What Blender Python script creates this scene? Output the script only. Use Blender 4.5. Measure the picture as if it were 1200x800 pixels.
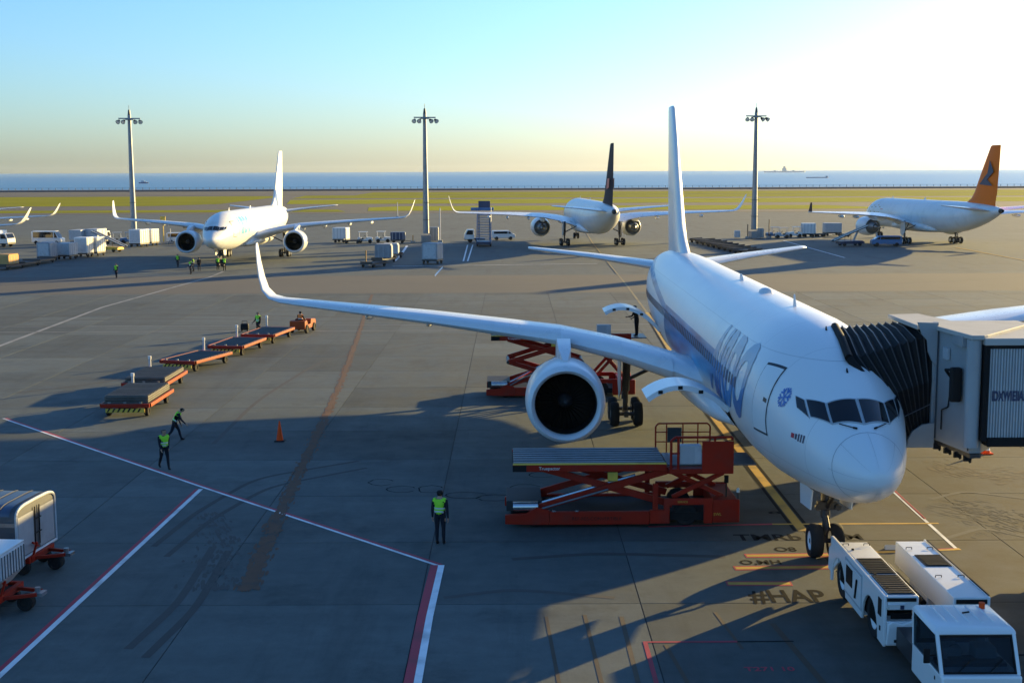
import bpy, bmesh, math, random
from mathutils import Vector, Matrix, Quaternion
rnd = random.Random(7)
R = math.radians
sc = bpy.context.scene
col = sc.collection
for o in list(bpy.data.objects):
    bpy.data.objects.remove(o)

# ------------------------------------------------------------------ camera, sky, sun, exposure
F, CX, CY, CAMH = 1531.0, 600.0, 400.0, 12.36          # focal length in photo pixels (1200 wide), height of the lens
cam_d = bpy.data.cameras.new('camera')
cam = bpy.data.objects.new('camera', cam_d); col.objects.link(cam)
cam_d.sensor_width = 36.0
cam_d.lens = F / 1200 * 36
cam_d.clip_start, cam_d.clip_end = 0.5, 90000
PITCH, ROLL = math.atan(199.0 / F), R(-0.24)
cam.matrix_world = Matrix.Translation((0, 0, CAMH)) @ Matrix.Rotation(math.pi / 2 - PITCH, 4, 'X') @ Matrix.Rotation(ROLL, 4, 'Z')
sc.camera = cam

SUN_AZ, SUN_EL = R(47.0), R(9.5)                       # to the right of the view direction (+Y), above the horizon
sun_dir = Vector((math.sin(SUN_AZ) * math.cos(SUN_EL), math.cos(SUN_AZ) * math.cos(SUN_EL), math.sin(SUN_EL)))
world = bpy.data.worlds.new('World'); sc.world = world
world.use_nodes = True
wn = world.node_tree.nodes; wl = world.node_tree.links
sky = wn.new('ShaderNodeTexSky')
sky.sky_type = 'NISHITA'; sky.sun_disc = False
sky.sun_elevation = SUN_EL; sky.sun_rotation = SUN_AZ
sky.altitude = 0; sky.air_density = 1.0; sky.dust_density = 0.9; sky.ozone_density = 5.2
wn['Background'].inputs[1].default_value = 0.122
wl.new(sky.outputs[0], wn['Background'].inputs[0])
sd = bpy.data.lights.new('sun', 'SUN'); sd.energy = 5.0; sd.angle = R(0.5); sd.color = (1.0, 0.72, 0.27)
sun = bpy.data.objects.new('sun', sd); col.objects.link(sun)
sun.rotation_euler = (-sun_dir).to_track_quat('-Z', 'Y').to_euler()
sun.location = (60, 60, 60)
sc.view_settings.view_transform = 'Standard'; sc.view_settings.look = 'None'
sc.view_settings.exposure = 1.38; sc.view_settings.gamma = 1.0

CM = cam.matrix_world.copy()
def ray(u, v):
    return (CM.to_3x3() @ Vector(((u - CX) / F, (CY - v) / F, -1))).normalized()
def G(u, v, z=0.0):
    """The point at height z that the photograph shows at pixel u, v."""
    d = ray(u, v); t = (z - CAMH) / d.z
    p = Vector((0, 0, CAMH)) + d * t
    return Vector((p.x, p.y, z))
def PY(u, v, Y):
    d = ray(u, v); t = Y / d.y
    return Vector((0, 0, CAMH)) + d * t

# ------------------------------------------------------------------ materials
def newmat(name):
    m = bpy.data.materials.new(name); m.use_nodes = True
    nt = m.node_tree
    return m, nt.nodes, nt.links, nt.nodes['Principled BSDF']
def mat(name, c, rough=0.5, metal=0.0, var=0.12, scale=3.0, bump=0.0, coat=0.0, dirt=0.0, spec=0.5):
    """Paint, rubber, metal ...: base colour with slight mottling, uneven gloss and optional dirt."""
    m, n, l, b = newmat(name)
    tc = n.new('ShaderNodeTexCoord')
    nz = n.new('ShaderNodeTexNoise'); nz.inputs['Scale'].default_value = scale; nz.inputs['Detail'].default_value = 6; nz.inputs['Roughness'].default_value = 0.65
    l.new(tc.outputs['Object'], nz.inputs['Vector'])
    mx = n.new('ShaderNodeMix'); mx.data_type = 'RGBA'
    lo = [x * (1 - var) for x in c[:3]]; hi = [min(1, x * (1 + var)) for x in c[:3]]
    mx.inputs['A'].default_value = (*lo, 1); mx.inputs['B'].default_value = (*hi, 1)
    l.new(nz.outputs['Fac'], mx.inputs['Factor'])
    out = mx.outputs['Result']
    oi = n.new('ShaderNodeObjectInfo'); orr = n.new('ShaderNodeMapRange'); orr.inputs['To Min'].default_value = 1 - var * .6; orr.inputs['To Max'].default_value = 1 + var * .4
    l.new(oi.outputs['Random'], orr.inputs['Value'])
    hv = n.new('ShaderNodeHueSaturation'); l.new(out, hv.inputs['Color']); l.new(orr.outputs['Result'], hv.inputs['Value']); out = hv.outputs['Color']
    if dirt > 0:
        n2 = n.new('ShaderNodeTexNoise'); n2.inputs['Scale'].default_value = scale * 0.6; n2.inputs['Detail'].default_value = 8
        l.new(tc.outputs['Object'], n2.inputs['Vector'])
        rp = n.new('ShaderNodeMapRange'); rp.inputs['From Min'].default_value = 0.5; rp.inputs['From Max'].default_value = 0.78
        rp.inputs['To Max'].default_value = dirt
        l.new(n2.outputs['Fac'], rp.inputs['Value'])
        m2 = n.new('ShaderNodeMix'); m2.data_type = 'RGBA'; m2.inputs['B'].default_value = (0.05, 0.042, 0.034, 1)
        l.new(rp.outputs['Result'], m2.inputs['Factor']); l.new(out, m2.inputs['A']); out = m2.outputs['Result']
    l.new(out, b.inputs['Base Color'])
    rr = n.new('ShaderNodeMapRange'); rr.inputs['To Min'].default_value = max(0.02, rough - 0.035); rr.inputs['To Max'].default_value = min(1, rough + 0.035)
    l.new(nz.outputs['Fac'], rr.inputs['Value']); l.new(rr.outputs['Result'], b.inputs['Roughness'])
    b.inputs['Metallic'].default_value = metal
    b.inputs['Coat Weight'].default_value = coat
    b.inputs['Specular IOR Level'].default_value = spec
    if bump > 0:
        bp = n.new('ShaderNodeBump'); bp.inputs['Strength'].default_value = bump; bp.inputs['Distance'].default_value = 0.02
        l.new(nz.outputs['Fac'], bp.inputs['Height']); l.new(bp.outputs['Normal'], b.inputs['Normal'])
    return m

M = {}
def mk(k, *a, **kw): M[k] = mat(k, *a, **kw)
mk('white_paint', (0.78, 0.78, 0.77), 0.30, var=0.05, scale=0.6, coat=0.15)
mk('far_white', (0.76, 0.76, 0.74), 0.35, var=0.08, scale=0.8, dirt=0.2)
mk('wing_grey', (0.70, 0.71, 0.72), 0.28, var=0.08, scale=0.8, dirt=0.12)
mk('bare_metal', (0.62, 0.62, 0.63), 0.25, metal=0.9, var=0.08, scale=2)
mk('dark_metal', (0.06, 0.06, 0.065), 0.45, metal=0.6, var=0.3, scale=4)
mk('steel', (0.25, 0.26, 0.275), 0.38, metal=0.7, var=0.2, scale=4, dirt=0.4)
mk('galvanised', (0.25, 0.27, 0.29), 0.5, metal=0.35, var=0.15, scale=2, dirt=0.2)
mk('tyre', (0.022, 0.022, 0.023), 0.8, var=0.3, scale=8, bump=0.2, spec=0.18)
mk('black', (0.012, 0.012, 0.013), 0.6, var=0.3, scale=5, spec=0.18)
mk('cavity', (0.01, 0.01, 0.01), 0.95, var=0.2, spec=0.1)
mk('glass', (0.008, 0.010, 0.014), 0.05, var=0.2, spec=0.55)
mk('rubber_seal', (0.05, 0.06, 0.075), 0.6, var=0.15, spec=0.18)
mk('frame_grey', (0.42, 0.44, 0.46), 0.45, var=0.1)
mk('red', (0.33, 0.018, 0.007), 0.45, var=0.18, scale=2.5, dirt=0.4, spec=0.18)
mk('orange', (0.33, 0.06, 0.012), 0.5, var=0.2, scale=3, dirt=0.4, spec=0.18)
mk('deck_worn', (0.11, 0.105, 0.095), 0.55, metal=0.2, var=0.35, scale=3, dirt=0.5, spec=0.3)
mk('yellow', (0.68, 0.45, 0.05), 0.5, var=0.15, dirt=0.4)
mk('deck_dark', (0.045, 0.047, 0.05), 0.6, metal=0.1, var=0.3, scale=5, dirt=0.4, spec=0.18)
mk('deck_rail', (0.17, 0.185, 0.20), 0.4, metal=0.4, var=0.2, scale=3, dirt=0.3)
mk('bridge_grey', (0.30, 0.32, 0.33), 0.5, var=0.07, scale=1.2, dirt=0.18)
mk('rib_grey', (0.44, 0.46, 0.47), 0.5, var=0.1, scale=1.2, dirt=0.2)
mk('groove_shade_grey', (0.30, 0.32, 0.33), 0.6, var=0.1, scale=1.2, dirt=0.2)  # darker than the ribs: shade between them put into the wall colour
mk('bridge_roof', (0.42, 0.41, 0.38), 0.7, var=0.12, scale=1.5, dirt=0.3)
mk('bellows', (0.010, 0.010, 0.011), 0.7, var=0.3, scale=5, spec=0.18)
mk('navy', (0.025, 0.04, 0.10), 0.35, var=0.15)
mk('tail_orange', (0.95, 0.16, 0.004), 0.5, var=0.1, scale=1, spec=0.2)
mk('tail_black', (0.016, 0.016, 0.03), 0.6, var=0.2, spec=0.15)
mk('tail_red', (0.55, 0.03, 0.06), 0.35, var=0.1)
mk('logo_blue', (0.035, 0.16, 0.50), 0.35, var=0.12, scale=2)
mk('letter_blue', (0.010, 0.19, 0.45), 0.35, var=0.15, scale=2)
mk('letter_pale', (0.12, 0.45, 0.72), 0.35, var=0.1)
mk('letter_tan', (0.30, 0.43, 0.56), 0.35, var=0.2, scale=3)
mk('jacket', (0.018, 0.02, 0.028), 0.85, var=0.3, scale=10, spec=0.18)
mk('trousers', (0.014, 0.016, 0.024), 0.85, var=0.3, scale=10, spec=0.18)
mk('skin', (0.42, 0.24, 0.16), 0.55, var=0.1, scale=10)
mk('hair', (0.012, 0.010, 0.009), 0.6, var=0.3, scale=20, spec=0.18)
mk('hivis', (0.33, 0.80, 0.03), 0.7, var=0.08, scale=8)
mk('hivis_orange', (0.85, 0.22, 0.03), 0.7, var=0.1, scale=8)
mk('reflective', (0.62, 0.64, 0.60), 0.35, var=0.1)
mk('cone_orange', (0.80, 0.075, 0.010), 0.6, var=0.1, dirt=0.15, spec=0.15)
mk('paint_white', (0.78, 0.79, 0.79), 0.75, var=0.2, scale=1.5, dirt=0.55)
mk('paint_red', (0.40, 0.03, 0.055), 0.75, var=0.2, scale=1.5, dirt=0.5)
mk('paint_yellow', (0.50, 0.30, 0.035), 0.75, var=0.2, scale=1.5, dirt=0.6)
mk('paint_worn', (0.26, 0.26, 0.25), 0.8, var=0.3, scale=0.7, dirt=0.7)
mk('rubber_mark', (0.052, 0.051, 0.047), 0.85, var=0.35, scale=1.2)
mk('paint_dull_yellow', (0.24, 0.19, 0.09), 0.8, var=0.2, scale=1, dirt=0.6)
mk('stain_brown', (0.080, 0.058, 0.036), 0.85, var=0.4, scale=1.5, dirt=0.8)
mk('paint_brown', (0.105, 0.046, 0.021), 0.85, var=0.4, scale=2.5, dirt=0.9)
mk('tar', (0.012, 0.012, 0.012), 0.8, var=0.3, scale=4, spec=0.05)
mk('sealant', (0.022, 0.022, 0.023), 0.9, var=0.3, scale=2)
mk('kraft', (0.55, 0.30, 0.10), 0.8, var=0.15)
mk('blue_paint', (0.05, 0.16, 0.34), 0.4, var=0.12, dirt=0.25)
mk('dark_blue', (0.02, 0.04, 0.10), 0.45, var=0.2, dirt=0.2)
mk('mesh_white', (0.48, 0.50, 0.52), 0.55, var=0.15, scale=6, dirt=0.3)
mk('tarp_grey', (0.30, 0.31, 0.33), 0.6, var=0.2, scale=2.5, bump=0.6, dirt=0.3)
mk('tarp_dark', (0.055, 0.06, 0.07), 0.6, var=0.3, scale=2.5, bump=0.5)
mk('window_dim', (0.035, 0.055, 0.10), 0.3, var=0.2)
mk('tarp_blue', (0.055, 0.085, 0.14), 0.4, var=0.2, scale=2.5, bump=0.4)
mk('concrete_block', (0.33, 0.32, 0.30), 0.85, var=0.2, scale=2, bump=0.3, dirt=0.4)
mk('rock', (0.07, 0.068, 0.065), 0.9, var=0.4, scale=0.3)
mk('lamp_glass', (0.65, 0.65, 0.6), 0.2, var=0.05)
mk('ship_dark', (0.07, 0.13, 0.24), 0.6, var=0.2, scale=0.05)
mk('ship_pale', (0.42, 0.52, 0.60), 0.6, var=0.2, scale=0.05)

def concrete(name, slab):
    m, n, l, b = newmat(name)
    geo = n.new('ShaderNodeNewGeometry')
    def noise(scale, detail=6, rough=0.6, stretch=None):
        t = n.new('ShaderNodeTexNoise'); t.inputs['Scale'].default_value = scale; t.inputs['Detail'].default_value = detail; t.inputs['Roughness'].default_value = rough
        if stretch:
            mp = n.new('ShaderNodeMapping'); mp.inputs['Scale'].default_value = stretch
            l.new(geo.outputs['Position'], mp.inputs['Vector']); l.new(mp.outputs['Vector'], t.inputs['Vector'])
        else:
            l.new(geo.outputs['Position'], t.inputs['Vector'])
        return t.outputs['Fac']
    def rng(x, a, b_, c, d):
        r = n.new('ShaderNodeMapRange'); r.inputs['From Min'].default_value = a; r.inputs['From Max'].default_value = b_
        r.inputs['To Min'].default_value = c; r.inputs['To Max'].default_value = d
        l.new(x, r.inputs['Value']); return r.outputs['Result']
    def mul(x, y):
        r = n.new('ShaderNodeMath'); r.operation = 'MULTIPLY'; l.new(x, r.inputs[0])
        if isinstance(y, float): r.inputs[1].default_value = y
        else: l.new(y, r.inputs[1])
        return r.outputs[0]
    base = n.new('ShaderNodeMix'); base.data_type = 'RGBA'
    base.inputs['A'].default_value = (0.060, 0.073, 0.071, 1); base.inputs['B'].default_value = (0.107, 0.127, 0.122, 1)
    l.new(noise(0.05, 8, 0.65), base.inputs['Factor'])
    val = rng(noise(1.6, 8, 0.7), 0.25, 0.75, 0.86, 1.12)
    val = mul(val, rng(noise(0.35, 4, 0.6, (0.12, 1.0, 1.0)), 0.35, 0.7, 1.07, 0.86))    # bands across the apron
    val = mul(val, rng(noise(0.5, 6, 0.7, (1.0, 0.10, 1.0)), 0.52, 0.72, 1.0, 0.70))      # wheel and oil tracks along the stands
    val = mul(val, rng(noise(0.22, 7, 0.7), 0.54, 0.70, 1.0, 0.62))                        # stains
    val = mul(val, rng(noise(26, 3, 0.6), 0.3, 0.7, 0.93, 1.07))
    if slab:
        oi = n.new('ShaderNodeObjectInfo')
        val = mul(val, rng(oi.outputs['Random'], 0, 1, 0.78, 1.18))
    hs = n.new('ShaderNodeHueSaturation'); l.new(base.outputs['Result'], hs.inputs['Color']); l.new(val, hs.inputs['Value'])
    # brown oil and tyre grime where tractors and bridge carriages turn, in front of and right of the near stand
    sep = n.new('ShaderNodeSeparateXYZ'); l.new(geo.outputs['Position'], sep.inputs[0])
    wob = rng(noise(0.12, 6, 0.65), 0.2, 0.8, -7.0, 7.0)
    def addn(x, y):
        r = n.new('ShaderNodeMath'); r.operation = 'ADD'; l.new(x, r.inputs[0]); l.new(y, r.inputs[1]); return r.outputs[0]
    gx = rng(addn(sep.outputs['X'], wob), 5.0, 14.0, 0.0, 1.0); gy = rng(addn(sep.outputs['Y'], wob), 52.0, 72.0, 1.0, 0.0)
    gm = mul(mul(gx, gy), rng(noise(0.5, 8, 0.72), 0.25, 0.65, 0.35, 0.95))
    gr_ = n.new('ShaderNodeMix'); gr_.data_type = 'RGBA'; gr_.inputs['B'].default_value = (0.046, 0.034, 0.020, 1)
    l.new(gm, gr_.inputs['Factor']); l.new(hs.outputs['Color'], gr_.inputs['A'])
    l.new(gr_.outputs['Result'], b.inputs['Base Color'])
    l.new(rng(noise(0.7, 5), 0.3, 0.7, 0.72, 0.92), b.inputs['Roughness'])
    b.inputs['Specular IOR Level'].default_value = 0.3
    bp = n.new('ShaderNodeBump'); bp.inputs['Strength'].default_value = 0.25; bp.inputs['Distance'].default_value = 0.02
    l.new(noise(9, 6, 0.7), bp.inputs['Height']); l.new(bp.outputs['Normal'], b.inputs['Normal'])
    return m
M['concrete'] = concrete('concrete', False)
M['slab'] = concrete('slab_concrete', True)
mk('taxiway_asphalt', (0.050, 0.048, 0.046), 0.9, var=0.3, scale=0.02)
mk('grass', (0.27, 0.26, 0.005), 0.95, var=0.3, scale=0.03, spec=0.05)
mk('road_asphalt', (0.066, 0.063, 0.058), 0.9, var=0.2, scale=0.06)
mk('seawall_stone', (0.085, 0.085, 0.088), 0.9, var=0.35, scale=0.2)

def sea_mat():
    m, n, l, b = newmat('sea_water')
    geo = n.new('ShaderNodeNewGeometry')
    mp = n.new('ShaderNodeMapping'); mp.inputs['Scale'].default_value = (0.02, 0.05, 0.02)
    l.new(geo.outputs['Position'], mp.inputs['Vector'])
    t = n.new('ShaderNodeTexNoise'); t.inputs['Scale'].default_value = 1.0; t.inputs['Detail'].default_value = 8; t.inputs['Roughness'].default_value = 0.7
    l.new(mp.outputs['Vector'], t.inputs['Vector'])
    mx = n.new('ShaderNodeMix'); mx.data_type = 'RGBA'
    mx.inputs['A'].default_value = (0.010, 0.075, 0.16, 1); mx.inputs['B'].default_value = (0.025, 0.115, 0.21, 1)
    l.new(t.outputs['Fac'], mx.inputs['Factor']); l.new(mx.outputs['Result'], b.inputs['Base Color'])
    b.inputs['Roughness'].default_value = 0.30; b.inputs['Specular IOR Level'].default_value = 0.5
    bp = n.new('ShaderNodeBump'); bp.inputs['Strength'].default_value = 0.8; bp.inputs['Distance'].default_value = 1.2
    t2 = n.new('ShaderNodeTexNoise'); t2.inputs['Scale'].default_value = 0.25; t2.inputs['Detail'].default_value = 6
    l.new(geo.outputs['Position'], t2.inputs['Vector'])
    l.new(t2.outputs['Fac'], bp.inputs['Height']); l.new(bp.outputs['Normal'], b.inputs['Normal'])
    return m
M['sea'] = sea_mat()

mk('left_fin', (0.76, 0.76, 0.74), 0.35)
def livery_mat():
    """White fuselage with a blue printed panel below the window line, from behind the titles to behind the wing."""
    m, n, l, b = newmat('printed_livery')
    tc = n.new('ShaderNodeTexCoord'); sp = n.new('ShaderNodeSeparateXYZ'); l.new(tc.outputs['Object'], sp.inputs[0])
    def mr(x, a, b_, c=0.0, d=1.0):
        r = n.new('ShaderNodeMapRange'); r.inputs['From Min'].default_value = a; r.inputs['From Max'].default_value = b_
        r.inputs['To Min'].default_value = c; r.inputs['To Max'].default_value = d; l.new(x, r.inputs['Value']); return r.outputs['Result']
    def op(o, x, y):
        r = n.new('ShaderNodeMath'); r.operation = o
        for i, q in enumerate((x, y)):
            if isinstance(q, (int, float)): r.inputs[i].default_value = q
            else: l.new(q, r.inputs[i])
        return r.outputs[0]
    def nz(scale, st=(1, 1, 1), det=6):
        mp = n.new('ShaderNodeMapping'); mp.inputs['Scale'].default_value = st; l.new(tc.outputs['Object'], mp.inputs['Vector'])
        t = n.new('ShaderNodeTexNoise'); t.inputs['Scale'].default_value = scale; t.inputs['Detail'].default_value = det; l.new(mp.outputs['Vector'], t.inputs['Vector']); return t.outputs['Fac']
    Y, Z = sp.outputs['Y'], sp.outputs['Z']
    # wavy top edge, sloping bottom edge, faded front
    top = op('SUBTRACT', 5.66, Z)
    a = mr(top, 0.0, 0.04)
    a = op('MULTIPLY', a, mr(Y, 13.6, 14.0))
    a = op('MULTIPLY', a, mr(Y, 31.4, 31.2))
    lo = op('ADD', op('MULTIPLY', Y, -0.06), 5.0)
    a = op('MULTIPLY', a, mr(op('SUBTRACT', Z, lo), 0.0, 0.5))
    # stripe running on to the tail
    edge = op('ADD', op('MULTIPLY', op('SUBTRACT', Y, 31.0), 0.085), 5.42)
    s = mr(op('ABSOLUTE', op('SUBTRACT', Z, edge), 0.0), 0.20, 0.15)
    s = op('MULTIPLY', s, mr(Y, 30.5, 31.5))
    a = op('MAXIMUM', a, s)
    # the panel's print: dark blue hills, paler lines
    w = n.new('ShaderNodeTexWave'); w.inputs['Scale'].default_value = 0.25; w.inputs['Distortion'].default_value = 6; w.inputs['Detail'].default_value = 4
    l.new(tc.outputs['Object'], w.inputs['Vector'])
    c1 = n.new('ShaderNodeMix'); c1.data_type = 'RGBA'; c1.inputs['A'].default_value = (0.003, 0.13, 0.32, 1); c1.inputs['B'].default_value = (0.010, 0.30, 0.56, 1)
    l.new(mr(nz(1.2, (1, 0.25, 1.4)), 0.35, 0.65), c1.inputs['Factor'])
    c2 = n.new('ShaderNodeMix'); c2.data_type = 'RGBA'; c2.inputs['B'].default_value = (0.36, 0.52, 0.70, 1)
    l.new(c1.outputs['Result'], c2.inputs['A'])
    l.new(mr(w.outputs['Fac'], 0.93, 0.99, 0, 0.6), c2.inputs['Factor'])
    # painted belly grey and white upper body with faint streaks
    wh = n.new('ShaderNodeMix'); wh.data_type = 'RGBA'; wh.inputs['A'].default_value = (0.775, 0.775, 0.77, 1); wh.inputs['B'].default_value = (0.80, 0.80, 0.795, 1)
    l.new(nz(1.3, (1, 0.15, 1)), wh.inputs['Factor'])
    def line(x, step, wd):
        fr = op('FRACT', op('DIVIDE', x, step), 0.0); return op('LESS_THAN', fr, wd / step)
    jn = op('MAXIMUM', line(Y, 2.62, 0.022), op('MAXIMUM', op('LESS_THAN', op('ABSOLUTE', op('SUBTRACT', Z, 6.62), 0.0), 0.010), op('LESS_THAN', op('ABSOLUTE', op('SUBTRACT', Z, 3.55), 0.0), 0.010)))
    jm = n.new('ShaderNodeMix'); jm.data_type = 'RGBA'; jm.inputs['B'].default_value = (0.40, 0.41, 0.42, 1)
    l.new(op('MULTIPLY', jn, 0.55), jm.inputs['Factor']); l.new(wh.outputs['Result'], jm.inputs['A']); wh = jm
    f = n.new('ShaderNodeMix'); f.data_type = 'RGBA'
    l.new(a, f.inputs['Factor']); l.new(wh.outputs['Result'], f.inputs['A']); l.new(c2.outputs['Result'], f.inputs['B'])
    l.new(f.outputs['Result'], b.inputs['Base Color'])
    l.new(mr(nz(2.0, (1, 0.3, 1)), 0.3, 0.7, 0.28, 0.32), b.inputs['Roughness'])
    b.inputs['Specular IOR Level'].default_value = 0.4
    return m
M['livery'] = livery_mat()

def tinted():
    m, n, l, b = newmat('tinted_glass')
    b.inputs['Base Color'].default_value = (0.006, 0.008, 0.010, 1); b.inputs['Roughness'].default_value = 0.04
    t = n.new('ShaderNodeBsdfTransparent'); t.inputs[0].default_value = (0.75, 0.85, 0.9, 1)
    x = n.new('ShaderNodeMixShader'); x.inputs[0].default_value = 0.45
    l.new(t.outputs[0], x.inputs[1]); l.new(b.outputs[0], x.inputs[2]); l.new(x.outputs[0], n['Material Output'].inputs['Surface'])
    return m
M['tinted_glass'] = tinted()
# ------------------------------------------------------------------ mesh helpers
class MB:
    def __init__(s): s.v, s.f, s.m = [], [], []
    def add(s, vs, fs, mi=0, T=None):
        k = len(s.v)
        s.v.extend([tuple(T @ Vector(p)) for p in vs] if T is not None else [tuple(p) for p in vs])
        s.f.extend([tuple(i + k for i in f) for f in fs]); s.m.extend([mi] * len(fs))
        return s
    def box(s, c, d, mi=0, rz=0.0, T=None):
        x, y, z = d[0] / 2, d[1] / 2, d[2] / 2
        A = Matrix.Translation(c) @ Matrix.Rotation(rz, 4, 'Z')
        if T is not None: A = T @ A
        vs = [(-x, -y, -z), (x, -y, -z), (x, y, -z), (-x, y, -z), (-x, -y, z), (x, -y, z), (x, y, z), (-x, y, z)]
        return s.add(vs, [(0, 3, 2, 1), (4, 5, 6, 7), (0, 1, 5, 4), (1, 2, 6, 5), (2, 3, 7, 6), (3, 0, 4, 7)], mi, A)
    def span(s, x0, x1, y0, y1, z0, z1, mi=0):
        return s.box(((x0 + x1) / 2, (y0 + y1) / 2, (z0 + z1) / 2), (abs(x1 - x0), abs(y1 - y0), abs(z1 - z0)), mi)
    def bar(s, p0, p1, w, h, mi=0):
        p0, p1 = Vector(p0), Vector(p1); d = p1 - p0; L = d.length
        q = d.to_track_quat('X', 'Z')
        return s.box((0, 0, 0), (L, w, h), mi, 0, Matrix.Translation((p0 + p1) / 2) @ q.to_matrix().to_4x4())
    def tube(s, p0, p1, r0, r1=None, n=8, mi=0, caps=True):
        if r1 is None: r1 = r0
        p0, p1 = Vector(p0), Vector(p1); q = (p1 - p0).to_track_quat('Z', 'Y')
        vs = []
        for p, r in ((p0, r0), (p1, r1)):
            for i in range(n):
                a = 2 * math.pi * i / n
                vs.append(p + q @ Vector((r * math.cos(a), r * math.sin(a), 0)))
        fs = [(i, (i + 1) % n, n + (i + 1) % n, n + i) for i in range(n)]
        if caps: fs += [tuple(range(n))[::-1], tuple(range(n, 2 * n))]
        return s.add(vs, fs, mi)
    def path(s, pts, r, n=6, mi=0):
        for a, b in zip(pts[:-1], pts[1:]): s.tube(a, b, r, n=n, mi=mi)
        return s
    def loft(s, rings, mi=0, cap0=True, cap1=True, closed=True):
        n = len(rings[0]); vs = [p for r in rings for p in r]; fs = []
        for k in range(len(rings) - 1):
            for i in range(n if closed else n - 1):
                j = (i + 1) % n
                fs.append((k * n + i, k * n + j, (k + 1) * n + j, (k + 1) * n + i))
        if cap0: fs.append(tuple(range(n))[::-1])
        if cap1: fs.append(tuple(range((len(rings) - 1) * n, len(rings) * n)))
        return s.add(vs, fs, mi)
    def lathe(s, prof, c=(0, 0, 0), axis='Y', n=24, mi=0, cap0=False, cap1=False):
        rings = []
        for t, r in prof:
            ring = []
            for i in range(n):
                a = 2 * math.pi * i / n; x, z = r * math.cos(a), r * math.sin(a)
                p = {'Y': (x, t, z), 'X': (t, x, z), 'Z': (x, z, t)}[axis]
                ring.append((c[0] + p[0], c[1] + p[1], c[2] + p[2]))
            rings.append(ring)
        return s.loft(rings, mi, cap0, cap1)
    def prism(s, poly, axis, t0, t1, mi=0):
        """Polygon in the two other axes, extruded along axis."""
        def P(a, b, t): return {'X': (t, a, b), 'Y': (a, t, b), 'Z': (a, b, t)}[axis]
        n = len(poly)
        vs = [P(a, b, t0) for a, b in poly] + [P(a, b, t1) for a, b in poly]
        fs = [(i, (i + 1) % n, n + (i + 1) % n, n + i) for i in range(n)] + [tuple(range(n))[::-1], tuple(range(n, 2 * n))]
        return s.add(vs, fs, mi)
    def mesh(s, name, mats, smooth=32):
        me = bpy.data.meshes.new(name)
        me.from_pydata(s.v, [], s.f)
        for m in (mats if isinstance(mats, (list, tuple)) else [mats]): me.materials.append(M[m] if isinstance(m, str) else m)
        me.polygons.foreach_set('material_index', s.m)
        bm = bmesh.new(); bm.from_mesh(me); bmesh.ops.recalc_face_normals(bm, faces=bm.faces); bm.to_mesh(me); bm.free()
        if smooth:
            me.shade_smooth(); me.set_sharp_from_angle(angle=R(smooth))
        me.update(); return me
    def build(s, name, mats, parent=None, smooth=32, bevel=0.0, loc=None, rz=0.0):
        me = s.mesh(name, mats, smooth)
        o = bpy.data.objects.new(name, me); col.objects.link(o)
        if parent: o.parent = parent
        if loc is not None: o.location = loc
        if rz: o.rotation_euler = (0, 0, rz)
        if bevel:
            b = o.modifiers.new('bevel', 'BEVEL'); b.width = bevel; b.segments = 2; b.limit_method = 'ANGLE'; b.angle_limit = R(40)
        return o
def link(name, me, parent, loc=(0, 0, 0), rot=None, mw=None):
    o = bpy.data.objects.new(name, me); col.objects.link(o); o.parent = parent
    if mw is not None: o.matrix_local = mw
    else:
        o.location = loc
        if rot: o.rotation_euler = rot
    return o
def thing(name, label, cat, loc=(0, 0, 0), rz=0.0, group=None):
    o = bpy.data.objects.new(name, None); col.objects.link(o); o.empty_display_size = 0.2
    o.location = loc; o.rotation_euler = (0, 0, rz); tag(o, label, cat, group); return o
def tag(o, label=None, cat=None, group=None, kind=None):
    for k, x in (('label', label), ('category', cat), ('group', group), ('kind', kind)):
        if x: o[k] = x
    return o
def struct(o): o['kind'] = 'structure'; return o
def dup(root, loc, rz, label, group=None, scale=None):
    r = root.copy(); col.objects.link(r); r.location = loc; r.rotation_euler = (0, 0, rz); r['label'] = label
    if group: r['group'] = group
    if scale: r.scale = (scale,) * 3
    def kids(a, b):
        for ch in list(a.children):
            c = ch.copy(); col.objects.link(c); c.parent = b; kids(ch, c)
    kids(root, r); return r
def text_pts(body, size=1.0, shear=0.0, bold=0.0):
    cu = bpy.data.curves.new('t', 'FONT'); cu.body = body; cu.size = size; cu.shear = shear; cu.align_x = 'CENTER'; cu.resolution_u = 4; cu.offset = bold
    ob = bpy.data.objects.new('t', cu); col.objects.link(ob)
    me = bpy.data.meshes.new_from_object(ob.evaluated_get(bpy.context.evaluated_depsgraph_get()))
    vs = [v.co.copy() for v in me.vertices]; fs = [tuple(p.vertices) for p in me.polygons]
    bpy.data.objects.remove(ob); bpy.data.meshes.remove(me); bpy.data.curves.remove(cu)
    return vs, fs

# ------------------------------------------------------------------ the setting
sheet = MB()
ys = [-60, 0, 30, 90, 160, 260, 420]
gr = MB(); gr.add([(-1500, -80, 0), (1500, -80, 0), (1500, 905, 0), (-1500, 905, 0)], [(0, 1, 2, 3)])
ground = struct(gr.build('ground', 'concrete', loc=(0, 0, -0.026), smooth=0))
JX, JY, S = -2.70, 36.4, 6.38                           # joint grid of the concrete apron
slabs = []
for r_ in range(-2, 19):
    y0 = JY + S * r_
    half = 0.40 * (y0 + S) + 3
    for c_ in range(-9, 9):
        x0 = JX + S * c_
        if x0 + S > -half and x0 < half: slabs.append((y0, abs(x0), x0))
slabs.sort(); slabs = slabs[:296]
ymax = max(s[0] for s in slabs) + S
seal = MB(); hx = max(abs(s[2]) for s in slabs) + S
for (y0, _, x0) in slabs: seal.add([(x0, y0, 0), (x0 + S, y0, 0), (x0 + S, y0 + S, 0), (x0, y0 + S, 0)], [(0, 1, 2, 3)])
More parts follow.
